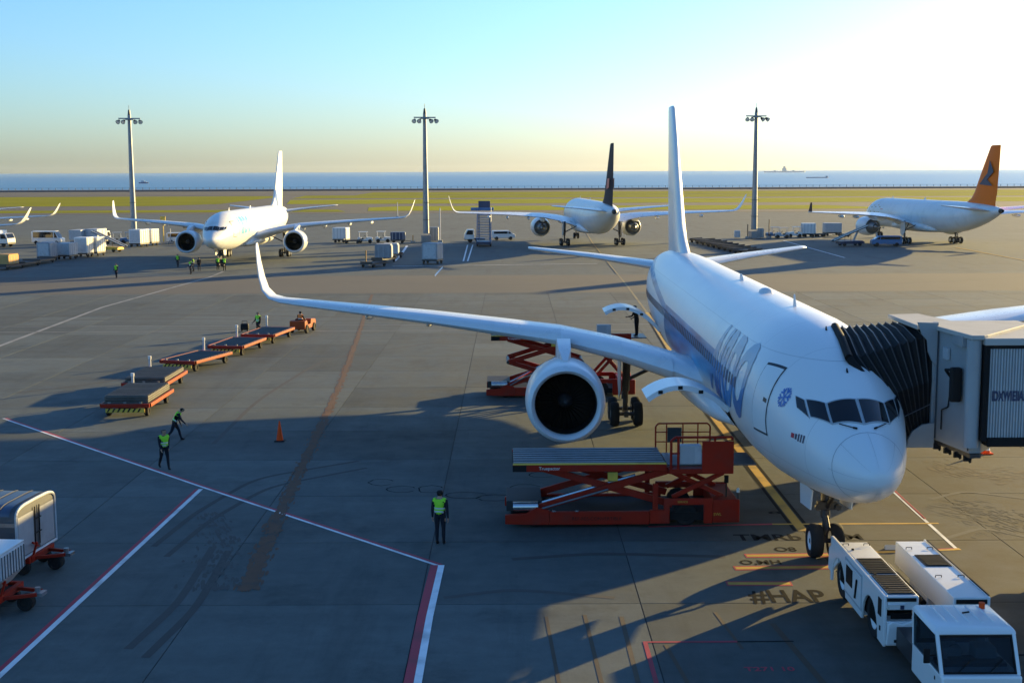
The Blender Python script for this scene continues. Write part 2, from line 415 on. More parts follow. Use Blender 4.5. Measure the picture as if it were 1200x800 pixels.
apron = struct(seal.build('apron', 'sealant', loc=(0, 0, -0.013), smooth=0))
g = 0.016
sl = MB(); a = S / 2 - g
sl.span(-a, a, -a, a, -.012, 0)
slm = sl.mesh('concrete_slab', 'slab', 0)
for (y0, _, x0) in slabs:
    link('concrete_slab', slm, apron, (x0 + S / 2, y0 + S / 2, 0.013 + rnd.uniform(-.0015, .0015)))

def flat(name, pts, m, z=0.006, kind='structure'):
    b_ = MB(); b_.add([(p[0], p[1], 0) for p in pts], [tuple(range(len(pts)))])
    o = b_.build(name, m, smooth=0, loc=(0, 0, z)); o['kind'] = kind; return o
def stripe(name, pts, w, m, z=0.006, off=0.0):
    """A painted line of width w along ground points, offset sideways by off."""
    b_ = MB(); pts = [Vector((p[0], p[1], 0)) for p in pts]; vs = []
    for i, p in enumerate(pts):
        d = (pts[min(i + 1, len(pts) - 1)] - pts[max(i - 1, 0)]).normalized(); nrm = Vector((-d.y, d.x, 0))
        if 0 < i < len(pts) - 1:
            d0 = (p - pts[i - 1]).normalized(); k = 1 / max(0.5, d0.dot(d))
        else: k = 1
        vs += [p + nrm * (off - w / 2) * k, p + nrm * (off + w / 2) * k]
    b_.add(vs, [(2 * i, 2 * i + 1, 2 * i + 3, 2 * i + 2) for i in range(len(pts) - 1)])
    return struct(b_.build(name, m, smooth=0, loc=(0, 0, z)))

# far field: taxiways, grass, sea wall, sea
def band(name, v0, v1, m, z, u0=-400, u1=1600, e0=0, e1=0):
    """A strip between the photograph's rows v0 (far) and v1 (near), running across the view."""
    pts = [G(u0, v1 + e0, 0), G(u1, v1 + e1, 0), G(u1, v0 + e1, 0), G(u0, v0 + e0, 0)]
    return flat(name, pts, m, z)
HY = lambda u: 203.5 - (u / 1200) * 5.0
def yband(name, y0, y1, m, z, x0=-1500, x1=1500):
    return flat(name, [(x0, y0), (x1, y0), (x1, y1), (x0, y1)], m, z)
yband('taxiway', 395, 890, 'taxiway_asphalt', 0.0)
def grass_strip(pts): return flat('grass_strip', pts, 'grass', 0.03)
grass_strip([(-900, 412), (-52, 412), (-58, 438), (-900, 440)])
grass_strip([(-46, 420), (116, 424), (124, 436), (112, 470), (-40, 478), (-50, 460)])
grass_strip([(-900, 492), (-135, 494), (-116, 520), (-118, 690), (-900, 705)])
grass_strip([(-88, 514), (800, 512), (800, 594), (-100, 594)])
grass_strip([(-104, 622), (800, 622), (800, 700), (-110, 700)])
grass_strip([(-84, 706), (900, 706), (900, 806), (-84, 800)])
flat('perimeter_road', [(-1500, 712), (-90, 712), (-90, 764), (-1500, 764)], 'taxiway_asphalt', 0.045)
yband('gravel_strip', 805, 868, 'road_asphalt', 0.05)
yband('service_road', 134, 157, 'road_asphalt', 0.003)
sea = MB()
sea.add([(-60000, 880, 0), (60000, 880, 0), (60000, 80000, 0), (-60000, 80000, 0)], [(0, 1, 2, 3)])
struct(sea.build('sea', 'sea', loc=(0, 0, -2.2), smooth=0))
# the ground ends at the sea wall
w_ = thing('sea_wall', 'long dark stone sea wall between the airfield and the sea', 'sea wall', (0, 884, 0))
wb = MB(); wb.prism([(-9, -2.6), (-6, 0.6), (-3.5, 1.2), (2.5, 1.2), (9, -2.6)], 'X', -1500, 1500)
wb.build('wall_body', 'seawall_stone', w_)
fp = MB()
for i in range(-150, 151): fp.box((i * 4.5, -1.0, 1.9), (0.22, 0.22, 1.5))
fp.box((0, -1.0, 2.6), (1350, 0.06, 0.08)); fp.box((0, -1.0, 2.0), (1350, 0.06, 0.06))
tag(fp.build('fence_post', 'dark_metal', w_, smooth=0), kind='stuff')

# painted markings
RW = [G(5, 490), G(235, 569), G(515, 662), G(501, 722), G(486, 803)]
stripe('white_line', RW[:3], 0.12, 'paint_white', 0.007, -0.06)
stripe('red_line', RW[:3], 0.14, 'paint_red', 0.007, 0.073)
stripe('white_line', RW[2:], 0.20, 'paint_white', 0.011, 0.06)
stripe('red_line', RW[2:], 0.24, 'paint_red', 0.011, -0.165)
BR = [G(233, 573), G(130, 668), G(-10, 797)]
stripe('white_line', BR, 0.17, 'paint_white', 0.010, 0.08)
stripe('red_line', BR, 0.13, 'paint_red', 0.010, -0.08)
lead = [G(941, 622), G(860, 519), G(822, 470), G(758, 366), G(735, 335), G(716, 312), G(694, 284), G(684, 268)]
stripe('yellow_line', lead[:4], 0.34, 'paint_yellow', 0.008)
stripe('yellow_line', lead[3:], 0.20, 'paint_dull_yellow', 0.008)
stripe('black_line', lead[:4], 0.12, 'tar', 0.007, 0.27); stripe('black_line', lead[:4], 0.12, 'tar', 0.007, -0.27)
stripe('white_line', [G(-5, 407), G(120, 360), G(245, 325), G(262, 318)], 0.35, 'paint_worn', 0.007)
stripe('white_line', [G(-60, 389.5), G(800, 386)], 0.22, 'paint_worn', 0.007)
stripe('white_line', [G(-60, 383), G(800, 379.5)], 0.14, 'paint_worn', 0.007)
stripe('white_line', [G(1000, 382), G(1300, 378)], 0.22, 'paint_white', 0.007)
stripe('white_line', [G(1036, 566), G(1121, 643)], 0.12, 'paint_white', 0.007)
stripe('red_line', [G(1043, 570), G(1084, 608)], 0.10, 'paint_red', 0.007)
stripe('red_line', [G(760, 617), G(905, 614)], 0.16, 'paint_red', 0.0075)
stripe('yellow_line', [G(905, 614), G(1100, 613)], 0.16, 'paint_yellow', 0.0075)
stripe('yellow_line', [G(1000, 648), G(1125, 643)], 0.22, 'paint_yellow', 0.0075)
stripe('red_line', [G(1075, 644.5), G(1118, 642.3)], 0.08, 'paint_red', 0.0095)
for (ua, va, ub, vb) in ((875, 651, 975, 650), (862, 665.5, 985, 664), (853, 683.5, 926, 683.5)):
    p, q = G(ua, va), G(ub, vb)
    stripe('red_line', [p - Vector((.05, 0, 0)), q + Vector((.05, 0, 0))], 0.44, 'paint_red', 0.0065)
    stripe('yellow_line', [p, q], 0.24, 'paint_yellow', 0.0095)
stripe('red_line', [G(770, 803), G(756, 752), G(864, 751.5)], 0.12, 'paint_red', 0.0075)
stripe('black_line', [G(864, 751.5), G(930, 751)], 0.07, 'tar', 0.0075)
def ragged(name, path, wid, n, m, seed, z=0.005):
    q = random.Random(seed); pts = [G(u, v) for u, v in path]; L = [0]
    for p0, p1 in zip(pts[:-1], pts[1:]): L.append(L[-1] + (p1 - p0).length)
    b_ = MB()
    for i in range(n):
        t = L[-1] * (1 - q.random() ** 1.35); k = max(j for j in range(len(L) - 1) if L[j] <= t); f = (t - L[k]) / (L[k + 1] - L[k]); d = (pts[k + 1] - pts[k]).normalized(); nr = Vector((-d.y, d.x, 0))
        w_ = wid * (.45 + .55 * t / L[-1]); c = pts[k].lerp(pts[k + 1], f) + nr * q.gauss(0, w_ * .42); l_, h_ = q.uniform(.05, .34), q.uniform(.015, .07); zz = q.uniform(0, .0035)
        e = [(l_, 0), (l_ * .4, h_), (-l_ * .5, h_ * q.uniform(.4, 1.2)), (-l_, 0), (-l_ * .4, -h_), (l_ * .5, -h_ * q.uniform(.4, 1.2))]
        b_.add([tuple(c + d * x_ + nr * y_ + Vector((0, 0, zz))) for x_, y_ in e], [tuple(range(6))])
    o = b_.build(name, m, smooth=0, loc=(0, 0, z)); o['kind'] = 'structure'
ragged('rust_stain', [(436, 345), (420, 392), (398, 452), (372, 508), (344, 566), (312, 640), (290, 690)], .32, 4200, 'paint_brown', 3)
stripe('brown_line', [G(436, 345), G(420, 392), G(398, 452), G(385, 480)], 0.2, 'stain_brown', 0.0042)
ragged('oil_stain', [(250, 600), (262, 640), (250, 690)], 1.2, 260, 'rubber_mark', 5, 0.0038);
ragged('grime_stain', [(1100, 590), (1150, 600), (1210, 620)], 2.6, 260, 'rubber_mark', 9, 0.0038); ragged('grime_stain', [(1090, 540), (1150, 560), (1210, 555)], 2.0, 160, 'stain_brown', 10, 0.0038)
for (ua, va, ub, vb, wd) in ((685, 720, 705, 800, .16), (728, 722, 748, 800, .18), (838, 717, 870, 760, .14), (780, 755, 806, 800, .16), (905, 730, 965, 800, .25), (640, 722, 655, 800, .14)):
    stripe('brown_line', [G(ua, va), G(ub, vb)], wd * 0.7, 'stain_brown', 0.006)
stripe('white_line', [G(477, 288), G(469, 300), G(462, 306)], 0.4, 'paint_white', 0.007)
stripe('white_line', [G(480, 287), G(530, 286)], 0.3, 'paint_white', 0.007)
for k in (0, 5): stripe('white_line', [G(548 + k * 1.2, 287), G(543 + k, 306)], 0.22, 'paint_white', 0.007)
stripe('white_line', [G(460, 312), G(700, 309)], 0.3, 'paint_white', 0.007)
stripe('white_line', [G(918, 282), G(990, 302)], 0.3, 'paint_white', 0.007)
stripe('yellow_line', [G(1120, 290), G(1290, 322)], 0.35, 'paint_yellow', 0.007)
def skid(pts, w, n=10):
    pts = [G(u, v) for u, v in pts]; out = []
    for i in range(len(pts) - 1):
        for k in range(n): out.append(pts[i].lerp(pts[i + 1], k / n))
    out.append(pts[-1]); sm = out
    for _ in range(6): sm = [sm[0]] + [(sm[i - 1] + sm[i] * 2 + sm[i + 1]) / 4 for i in range(1, len(sm) - 1)] + [sm[-1]]
    stripe('rubber_mark', sm, w, 'rubber_mark', 0.0045)
for pts, w in ((([(1090, 585), (1130, 575), (1210, 585)]), .22), (([(1110, 630), (1150, 618), (1210, 630)]), .22),
               ([(180, 640), (230, 600), (300, 560), (420, 540)], .22), ([(195, 652), (245, 610), (315, 570), (430, 548)], .22), ([(150, 760), (210, 705), (250, 640)], .25), ([(170, 770), (230, 712), (268, 645)], .25),
               ([(0, 372), (180, 368), (420, 372), (700, 366)], .35), ([(0, 377), (200, 373), (430, 377), (720, 371)], .3), ([(520, 700), (600, 690), (720, 700)], .25), ([(250, 520), (300, 470), (380, 420), (520, 400)], .22), ([(600, 655), (700, 648), (850, 652)], .3),
               ([(20, 460), (110, 450), (240, 425)], .25), ([(400, 330), (560, 335), (760, 330)], .4), ([(860, 330), (1000, 335), (1200, 325)], .4)): skid(pts, w)
def ground_text(body, u, v, w, h, m, z=0.007):
    """Letters painted flat on the concrete: baseline centre at pixel u, v; w wide, h deep in metres."""
    vs, fs = text_pts(body, 1.0, 0, .02)
    xs = [p.x for p in vs]; yy = [p.y for p in vs]
    x0, x1, y0, y1 = min(xs), max(xs), min(yy), max(yy); c = G(u, v)
    b_ = MB(); b_.add([(((p.x - (x0 + x1) / 2) / (x1 - x0)) * w, ((p.y - y0) / (y1 - y0)) * h, 0) for p in vs], fs)
    o = b_.build('ground_lettering', m, smooth=0, loc=(c.x, c.y, z)); return struct(o)
ground_text('#HAP', 928, 707, 2.25, 1.25, 'tar')
ground_text('TMRb', 902, 633, 2.25, 0.75, 'tar')
ground_text('M', 1003, 632, 0.55, 0.7, 'tar')
ground_text('O8', 922, 646, 0.72, 0.5, 'tar')
ground_text('O,MH', 893, 662, 1.3, 0.55, 'tar')
ground_text('8', 909, 602, 0.5, 0.35, 'tar')
ground_text('T271 10', 903, 786, 1.25, 0.28, 'paint_red')
# scribbled dark rings in the shade near the loader
def scribble(u, v, rx, ry, n=14):
    c = G(u, v); b_ = MB(); pts = []
    for i in range(n):
        a_ = 0.4 + 5.2 * i / (n - 1); pts.append((c.x + rx * math.cos(a_) * rnd.uniform(.9, 1.1), c.y + ry * math.sin(a_) * rnd.uniform(.9, 1.1)))
    stripe('tar_scribble', pts, 0.05, 'tar', 0.006)
for (u, v, rx, ry) in ((447, 565, .5, .55), (470, 573, .6, .5), (505, 573, .5, .6), (545, 580, .8, .5), (580, 583, .7, .5), (615, 572, .6, .7), (635, 556, .5, .5)): scribble(u, v, rx, ry)

# ------------------------------------------------------------------ airliners
def pchip(xs, ys, x):
    n = len(xs)
    if x <= xs[0]: return ys[0]
    if x >= xs[-1]: return ys[-1]
    k = 0
    while xs[k + 1] < x: k += 1
    def dl(i): return (ys[i + 1] - ys[i]) / (xs[i + 1] - xs[i])
    def sl_(i):
        if i == 0: return dl(0)
        if i == n - 1: return dl(n - 2)
        a_, b_ = dl(i - 1), dl(i)
        return 0 if a_ * b_ <= 0 else 2 * a_ * b_ / (a_ + b_)
    h = xs[k + 1] - xs[k]; t = (x - xs[k]) / h
    m0, m1 = sl_(k) * h, sl_(k + 1) * h
    return (2 * t**3 - 3 * t * t + 1) * ys[k] + (t**3 - 2 * t * t + t) * m0 + (-2 * t**3 + 3 * t * t) * ys[k + 1] + (t**3 - t * t) * m1
FT = [(0, 3.98, 3.98, 0.0), (.08, 4.22, 3.74, .26), (.25, 4.38, 3.56, .45), (.6, 4.62, 3.32, .70), (1.2, 4.93, 3.06, 1.0), (1.75, 5.16, 2.90, 1.21), (2.4, 5.54, 2.76, 1.42), (3.1, 5.95, 2.64, 1.61),
      (4, 6.43, 2.52, 1.84), (5.2, 6.92, 2.40, 2.10), (6.5, 7.26, 2.29, 2.36), (8, 7.47, 2.20, 2.46), (10, 7.56, 2.16, 2.515), (34, 7.56, 2.16, 2.515), (40, 7.56, 2.52, 2.43), (44, 7.52, 3.15, 2.2),
      (48, 7.38, 4.1, 1.72), (51, 7.15, 5.0, 1.12), (53, 6.9, 5.72, .6), (53.7, 6.75, 6.0, .38)]
FS = [math.sqrt(f[0]) for f in FT]
FA, FB, FC = [f[1] for f in FT], [f[2] for f in FT], [f[3] for f in FT]
def surf(y, th, off=0.0):
    """Point on the fuselage skin: y metres behind the nose, angle th from the top (degrees, positive to starboard = -x)."""
    q = math.sqrt(max(0, y)); zt, zb, hw = pchip(FS, FA, q), pchip(FS, FB, q), pchip(FS, FC, q)
    zc = (zt + zb) / 2 + 0.06 * (zt - zb) * (0 if y < 4 else min(1, (y - 4) / 4)) * 0; a_ = R(th); s_, c_ = math.sin(a_), math.cos(a_)
    p = Vector((-hw * s_, y, zc + (zt - zc) * c_))
    if off:
        nrm = Vector((-s_ * (zt - zc), 0, c_ * hw))
        dy = 0.05; q2 = math.sqrt(max(0, y) + dy)
        dr = (pchip(FS, FC, q2) - hw) / dy * abs(s_) + ((pchip(FS, FA, q2) - zt) if c_ > 0 else -(pchip(FS, FB, q2) - zb)) / dy * abs(c_)
        nrm.normalize(); nrm = Vector((nrm.x, -dr, nrm.z)).normalized(); p = p + nrm * off
    return p
def th_at(y, z):
    """Angle on the skin for height z at station y."""
    q = math.sqrt(y); zt, zb = pchip(FS, FA, q), pchip(FS, FB, q); zc = (zt + zb) / 2
    return math.degrees(math.acos(max(-1, min(1, (z - zc) / (zt - zc)))))
def skin_quad(mb, c4, off, n=6, m_=6, mi=0, thick=0.0):
    """A patch lying on the skin; corners (y, th) in order around it; closed edges if thick."""
    def P(a_, b_, o):
        (y0, t0), (y1, t1), (y2, t2), (y3, t3) = c4
        ya = y0 + (y1 - y0) * a_; yb = y3 + (y2 - y3) * a_; ta = t0 + (t1 - t0) * a_; tb = t3 + (t2 - t3) * a_
        return surf(ya + (yb - ya) * b_, ta + (tb - ta) * b_, o)
    vs = [P(i / n, j / m_, off) for j in range(m_ + 1) for i in range(n + 1)]
    fs = [(j * (n + 1) + i, j * (n + 1) + i + 1, (j + 1) * (n + 1) + i + 1, (j + 1) * (n + 1) + i) for j in range(m_) for i in range(n)]
    mb.add(vs, fs, mi)
    if thick:
        edge = [(i / n, 0) for i in range(n)] + [(1, j / m_) for j in range(m_)] + [(1 - i / n, 1) for i in range(n)] + [(0, 1 - j / m_) for j in range(m_)]
        k = len(edge); vs = [P(a_, b_, off) for a_, b_ in edge] + [P(a_, b_, off - thick) for a_, b_ in edge]
        mb.add(vs, [(i, (i + 1) % k, k + (i + 1) % k, k + i) for i in range(k)], mi)
AF = []
for i in range(0, 13):
    c_ = (1 - math.cos(math.pi * i / 12)) / 2; AF.append(c_)
def foil(t):
    def yt(c_): return 5 * t * (0.2969 * math.sqrt(c_) - 0.126 * c_ - 0.3516 * c_**2 + 0.2843 * c_**3 - 0.1036 * c_**4)
    return [(c_, yt(c_) + 0.06 * t * math.sin(math.pi * c_)) for c_ in AF[::-1]] + [(c_, -yt(c_) * 0.85) for c_ in AF[1:-1]]
def wing_loft(mb, secs, side, mi=0):
    """secs: (span, y of leading edge, z, chord, thickness, cant of the section, twist)."""
    rings = []
    for (s_, y, z, ch, t, ph, tw) in secs:
        ring = []; cp, sp_ = math.cos(R(ph)), math.sin(R(ph))
        for c_, h in foil(t):
            dy = ch * (c_ * math.cos(R(tw)) + h * math.sin(R(tw))); dh = ch * (h * math.cos(R(tw)) - c_ * math.sin(R(tw)))
            ring.append((-side * (s_ - sp_ * dh), y + dy, z + cp * dh))
        rings.append(ring)
    mb.loft(rings, mi)
def wheel_meshes():
    t = MB(); t.lathe([(-.18, .33), (-.22, .42), (-.21, .53), (-.13, .585), (0, .60), (.13, .585), (.21, .53), (.22, .42), (.18, .33)], axis='X', n=24)
    r_ = MB(); r_.lathe([(-.17, .02), (-.17, .12), (-.10, .16), (-.10, .26), (-.185, .345), (.185, .345), (.10, .26), (.10, .16), (.17, .12), (.17, .02)], axis='X', n=20, cap0=True, cap1=True)
    return t.mesh('tyre', 'tyre'), r_.mesh('rim', 'wing_grey')
TYRE, RIM = wheel_meshes()
def add_wheel(parent, loc, k=1.0):
    w = link('wheel', TYRE, parent, loc); w.scale = (k, k, k)
    link('rim', RIM, w)
ENG = MB().lathe([(0.55, 1.30), (.30, 1.29), (.10, 1.34), (0.0, 1.44), (.06, 1.53), (.25, 1.60), (.7, 1.665), (1.6, 1.69), (2.6, 1.66), (3.6, 1.52), (4.3, 1.38), (4.35, 1.34), (4.0, 1.30)], n=48).mesh('nacelle', 'white_paint', 40)
LIP = MB().lathe([(.20, 1.305), (.08, 1.35), (-.012, 1.44), (.055, 1.535), (.26, 1.612)], n=48).mesh('inlet_lip', 'wing_grey', 60)
DUCT = MB().lathe([(.5, 1.295), (1.15, 1.28), (1.6, 1.26)], n=40).mesh('inlet_duct', 'black', 60)
fb = MB()
for i in range(30):
    a_ = 2 * math.pi * i / 30; b2 = a_ + .16
    fb.add([(0.3 * math.cos(a_), 1.15, .3 * math.sin(a_)), (.3 * math.cos(b2), 1.42, .3 * math.sin(b2)), (1.255 * math.cos(b2 + .05), 1.5, 1.255 * math.sin(b2 + .05)), (1.255 * math.cos(a_ + .02), 1.22, 1.255 * math.sin(a_ + .02))], [(0, 1, 2, 3)])
fb.lathe([(1.55, 1.26), (1.56, 0.01)], n=24)
FAN = fb.mesh('fan', 'cavity', 0)
SPIN = MB().lathe([(.72, .01), (.8, .10), (1.0, .22), (1.2, .31), (1.4, .33)], n=20, cap0=True).mesh('spinner', 'dark_metal', 60)
CORE = MB().lathe([(4.0, 1.28), (4.2, .98), (5.2, .78), (5.9, .60), (5.85, .48), (6.4, .22), (6.7, .04)], n=28, cap1=True).mesh('exhaust_core', 'steel', 40)
fm = MB().prism([(-.14, -.2), (-.10, -.26), (.10, -.26), (.14, -.2), (.14, .2), (.10, .26), (-.10, .26), (-.14, .2)], 'Z', 0, .012)
WIN = fm.mesh('cabin_window', 'window_dim', 0)

def airliner(label, loc, rz, winglet=True, body='far_white', fin='far_white', near=False, title=None, k=1.0, fin_h=16.5, group='airliners parked on the apron', nose_mat=None, dark_nac=None):
    t = thing('airliner', label, 'airliner', loc, rz, group)
    if k != 1.0: t.scale = (k, k, k)
    ns = 40 if near else 28
    yy = [0.0, .03, .08, .16, .25, .4, .6, .85, 1.2, 1.5, 1.75, 2.05, 2.4, 2.75, 3.1, 3.5, 4, 4.6, 5.2, 5.8, 6.5, 7.2, 8, 9, 10] + [10 + i * 2 for i in range(1, 13)] + [36, 38, 40, 42, 44, 46, 48, 49.5, 51, 52, 53, 53.7]
    fu = MB(); fu.loft([[surf(y, 360.0 * i / ns) for i in range(ns)] for y in yy[1:]], cap0=True, cap1=False)
    fuse = fu.build('fuselage', body, t, smooth=60)
    MB().lathe([(53.66, .40), (54.1, .33), (54.35, .24), (54.3, .15), (54.0, .12)], c=(0, 0, 6.37), n=14, cap1=True).build('tail_cone', 'dark_metal', fuse)
    # nose joint line and cockpit windows
    rd = MB(); ring = []
    for i in range(33):
        th = 360.0 * i / 32; y = 1.22 + .20 * math.cos(R(th)); ring.append((y, th))
    for (y0, t0), (y1, t1) in zip(ring[:-1], ring[1:]):
        rd.add([surf(y0, t0, .004), surf(y1, t1, .004), surf(y1 + .028, t1, .004), surf(y0 + .028, t0, .004)], [(0, 1, 2, 3)])
    for tt in (0, 180, 90, 270, 45, 315):
        if near: 
            for i in range(8): rd.add([surf(.12 + i * .16, tt - .25, .004), surf(.12 + i * .16, tt + .25, .004), surf(.28 + i * .16, tt + .25, .004), surf(.28 + i * .16, tt - .25, .004)], [(0, 1, 2, 3)])
    tag(rd.build('radome_joint', 'frame_grey', fuse, smooth=0), kind='stuff')
    W3 = [((1.84, 2.0), (2.16, 36), (2.86, 31), (2.72, 2.0)), ((2.22, 38.5), (2.92, 53.5), (3.50, 47.5), (2.93, 33.5)), ((2.98, 56), (3.64, 59.5), (3.98, 54), (3.58, 49.8))]
    for sd_ in (1, -1):
        for q in W3:
            cq = [(a_, b_ * sd_) for a_, b_ in q]
            cy = sum(a_ for a_, b_ in cq) / 4; ct = sum(b_ for a_, b_ in cq) / 4
            big = [(a_ + (a_ - cy) * .12, b_ + (b_ - ct) * .10) for a_, b_ in cq]
            fr = MB(); skin_quad(fr, big, .022, thick=.04); f_ = fr.build('window_frame', 'frame_grey', fuse, smooth=40)
            gl = MB(); skin_quad(gl, cq, .032, thick=.03); gl.build('cockpit_window', 'glass', f_, smooth=40)
    if near:
        for sd_ in (1, -1):
            wp = MB(); wp.tube(surf(1.70, 16 * sd_, .03), surf(2.0, 30 * sd_, .06), .016); wp.tube(surf(1.70, 16 * sd_, .03), surf(1.62, 12 * sd_, .04), .03); wp.build('wiper', 'black', fuse)
    # doors
    for sd_ in (1, -1):
        for yd in ((5.35,) if not near else (5.35,)):
            def ring_door(off, gx, gz, m_, nm, par, th_=.03):
                za, zb_ = 4.22 - gz, 6.22 + gz
                ya, yb = yd - gx, yd + 1.07 + gx
                mb = MB(); skin_quad(mb, [(ya, sd_ * th_at(ya, za)), (yb, sd_ * th_at(yb, za)), (yb, sd_ * th_at(yb, zb_)), (ya, sd_ * th_at(ya, zb_))], off, 4, 10, thick=th_)
                return mb.build(nm, m_, par, smooth=40)
            dr = ring_door(.022, 0.0, 0.0, body, 'door', fuse); ring_door(.014, .04, .075, 'rubber_seal', 'door_seal', dr)
            if near:
                hd = MB(); z0 = 5.15
                skin_quad(hd, [(yd + .08, sd_ * th_at(yd, z0)), (yd + .30, sd_ * th_at(yd, z0)), (yd + .30, sd_ * th_at(yd, z0 + .12)), (yd + .08, sd_ * th_at(yd, z0 + .12))], .035, 2, 2, thick=.015); hd.build('door_handle', 'dark_metal', dr)
    if near:
        n_ = 0
        for sd_ in (1, -1):
            for i in range(62):
                y = 9.2 + i * .56
                if y > 45: continue
                th = th_at(y, 5.22) * sd_; p = surf(y, th, .003); e = surf(y, th, .3); u_ = surf(y, th - 2 * sd_, .003)
                zx = (e - p).normalized(); yx = (u_ - p); yx = (yx - zx * yx.dot(zx)).normalized(); xx = yx.cross(zx)
                mw = Matrix((xx, yx, zx)).transposed().to_4x4(); mw.translation = p
                o = link('cabin_window', WIN, fuse, mw=mw @ Matrix.Diagonal((.8, .72, 1, 1)))
    # wing-body fairing
    wf = MB(); rings = []
    for i in range(15):
        q = i / 14; y = 15.6 + q * 18.6; e = math.sin(math.pi * q) ** .55
        w_x, zb_, zt_ = 1.6 + 1.22 * e, 2.35 - .38 * e, 2.9 + 1.0 * e
        ring = []
        for j in range(20):
            a2 = 2 * math.pi * j / 20; cx_, cz_ = math.cos(a2), math.sin(a2)
            ring.append((w_x * math.copysign(abs(cx_) ** .7, cx_), y, (zb_ + zt_) / 2 + (zt_ - zb_) / 2 * math.copysign(abs(cz_) ** .8, cz_)))
        rings.append(ring)
    wf.loft(rings); wf.build('wing_fairing', 'white_paint' if near else body, fuse, smooth=60)
    # wings
    for sd_ in (1, -1):
        wb_ = MB()
        secs = [(1.6, 17.9, 3.62, 10.6, .15, 0, 4), (2.6, 18.7, 3.80, 9.4, .15, 0, 4), (3.4, 19.3, 4.06, 8.9, .14, 0, 3.5), (5.4, 20.7, 4.55, 8.0, .13, 0, 3), (8.0, 22.45, 4.96, 7.0, .12, 0, 2), (11, 24.5, 5.15, 6.0, .115, 0, 1.2),
                (14.1, 26.6, 5.34, 5.0, .11, 0, .5), (18, 29.25, 5.52, 3.8, .11, 0, 0), (21.2, 31.4, 5.68, 2.85, .11, 0, 0), (22.3, 32.2, 5.74, 2.5, .105, 2, 0)]
        if winglet:
            secs += [(22.95, 32.85, 5.86, 2.25, .10, 25, 0), (23.4, 33.5, 6.22, 1.95, .10, 52, 0), (23.68, 34.2, 6.8, 1.65, .095, 70, 0), (23.95, 35.1, 7.6, 1.2, .09, 75, 0), (24.15, 35.9, 8.35, .82, .09, 76, 0), (24.2, 36.25, 8.55, .5, .08, 76, 0)]
        else:
            secs += [(23.6, 33.15, 5.8, 2.1, .10, 0, 0), (23.72, 33.6, 5.82, 1.6, .08, 0, 0)]
        wing_loft(wb_, secs, sd_)
        wing = wb_.build('wing', 'wing_grey', t, smooth=50)
        if winglet:
            pass
        else:
            wl_ = MB(); wing_loft(wl_, [(23.55, 33.2, 5.86, 1.8, .07, 88, 0), (23.62, 34.3, 7.4, .8, .07, 88, 0)], sd_); wl_.build('winglet', 'tail_black', wing, smooth=50)
        # leading edge slats, a hair proud of the wing
        if near:
            for (ia, ib) in ((2, 4), (4, 6), (6, 8), (8, 9)):
                sm = MB()
                def lead_sec(k_, f_):
                    s0, y0, z0, c0, t0, ph0, tw0 = secs[k_]; s1, y1, z1, c1, t1, ph1, tw1 = secs[min(k_ + 1, len(secs) - 1)]
                    return tuple(a3 + (b3 - a3) * f_ for a3, b3 in zip(secs[k_], secs[min(k_ + 1, len(secs) - 1)]))
                for (A, B) in [(secs[i_], secs[i_ + 1]) for i_ in range(ia, ib)]:
                    pa = []
                    for (s_, y, z, ch, tk, ph, tw) in (A, B):
                        rg = []
                        for c_, h in [q_ for q_ in foil(tk) if q_[0] < .14][::1]:
                            pass
                        up = [(c_, h) for c_, h in foil(tk)[:13] if c_ < .19]; dn = [(c_, h) for c_, h in foil(tk)[13:] if c_ < .08]
                        for c_, h in up + dn:
                            hh = h + (.004 if h > 0 else -.004); cc = c_ - .003
                            rg.append((-sd_ * s_, y + ch * (cc * math.cos(R(tw)) + hh * math.sin(R(tw))), z + ch * (hh * math.cos(R(tw)) - cc * math.sin(R(tw)))))
                        pa.append(rg)
                    n_ = len(pa[0]); sm.add(pa[0] + pa[1], [(i_, i_ + 1, n_ + i_ + 1, n_ + i_) for i_ in range(n_ - 1)])
                sm.build('slat', 'wing_grey', wing, smooth=50)
        for fs_ in (5.2, 10.8, 14.4, 17.6):
            i_ = [j for j in range(len(secs) - 1) if secs[j][0] <= fs_ <= secs[j + 1][0]][0]; f_ = (fs_ - secs[i_][0]) / (secs[i_ + 1][0] - secs[i_][0])
            q_ = [a3 + (b3 - a3) * f_ for a3, b3 in zip(secs[i_], secs[i_ + 1])]
            ff = MB(); y0 = q_[1] + q_[3] * .5; ff.lathe([(0, .02), (.5, .14), (1.6, .26), (2.6, .24), (q_[3] * .5 + .9, .05)], c=(-sd_ * fs_, y0, q_[2] - .40 - .02 * q_[3]), n=10, cap0=True, cap1=True); ff.build('flap_fairing', 'wing_grey', wing, smooth=60)
        # engine
        nac = link('nacelle', ENG if not dark_nac else dark_nac, t, (-sd_ * 7.92, 18.15, 2.80))
        link('inlet_lip', LIP, nac); link('inlet_duct', DUCT, nac); link('fan', FAN, nac); link('spinner', SPIN, nac); link('exhaust_core', CORE, nac)
        py = MB(); py.loft([[(-sd_ * 7.92 + w_x * cx_, y, z) for w_x, z in ((-1, zl), (1, zl), (1, zu), (-1, zu))] for (y, cx_, zl, zu) in ((19.2, .10, 4.2, 4.52), (20.2, .26, 4.2, 4.86), (21.8, .30, 4.1, 5.12), (23.6, .30, 3.9, 4.9), (26.5, .16, 3.9, 4.55), (28.2, .04, 4.2, 4.5))])
        py.build('pylon', 'wing_grey', wing, smooth=40)
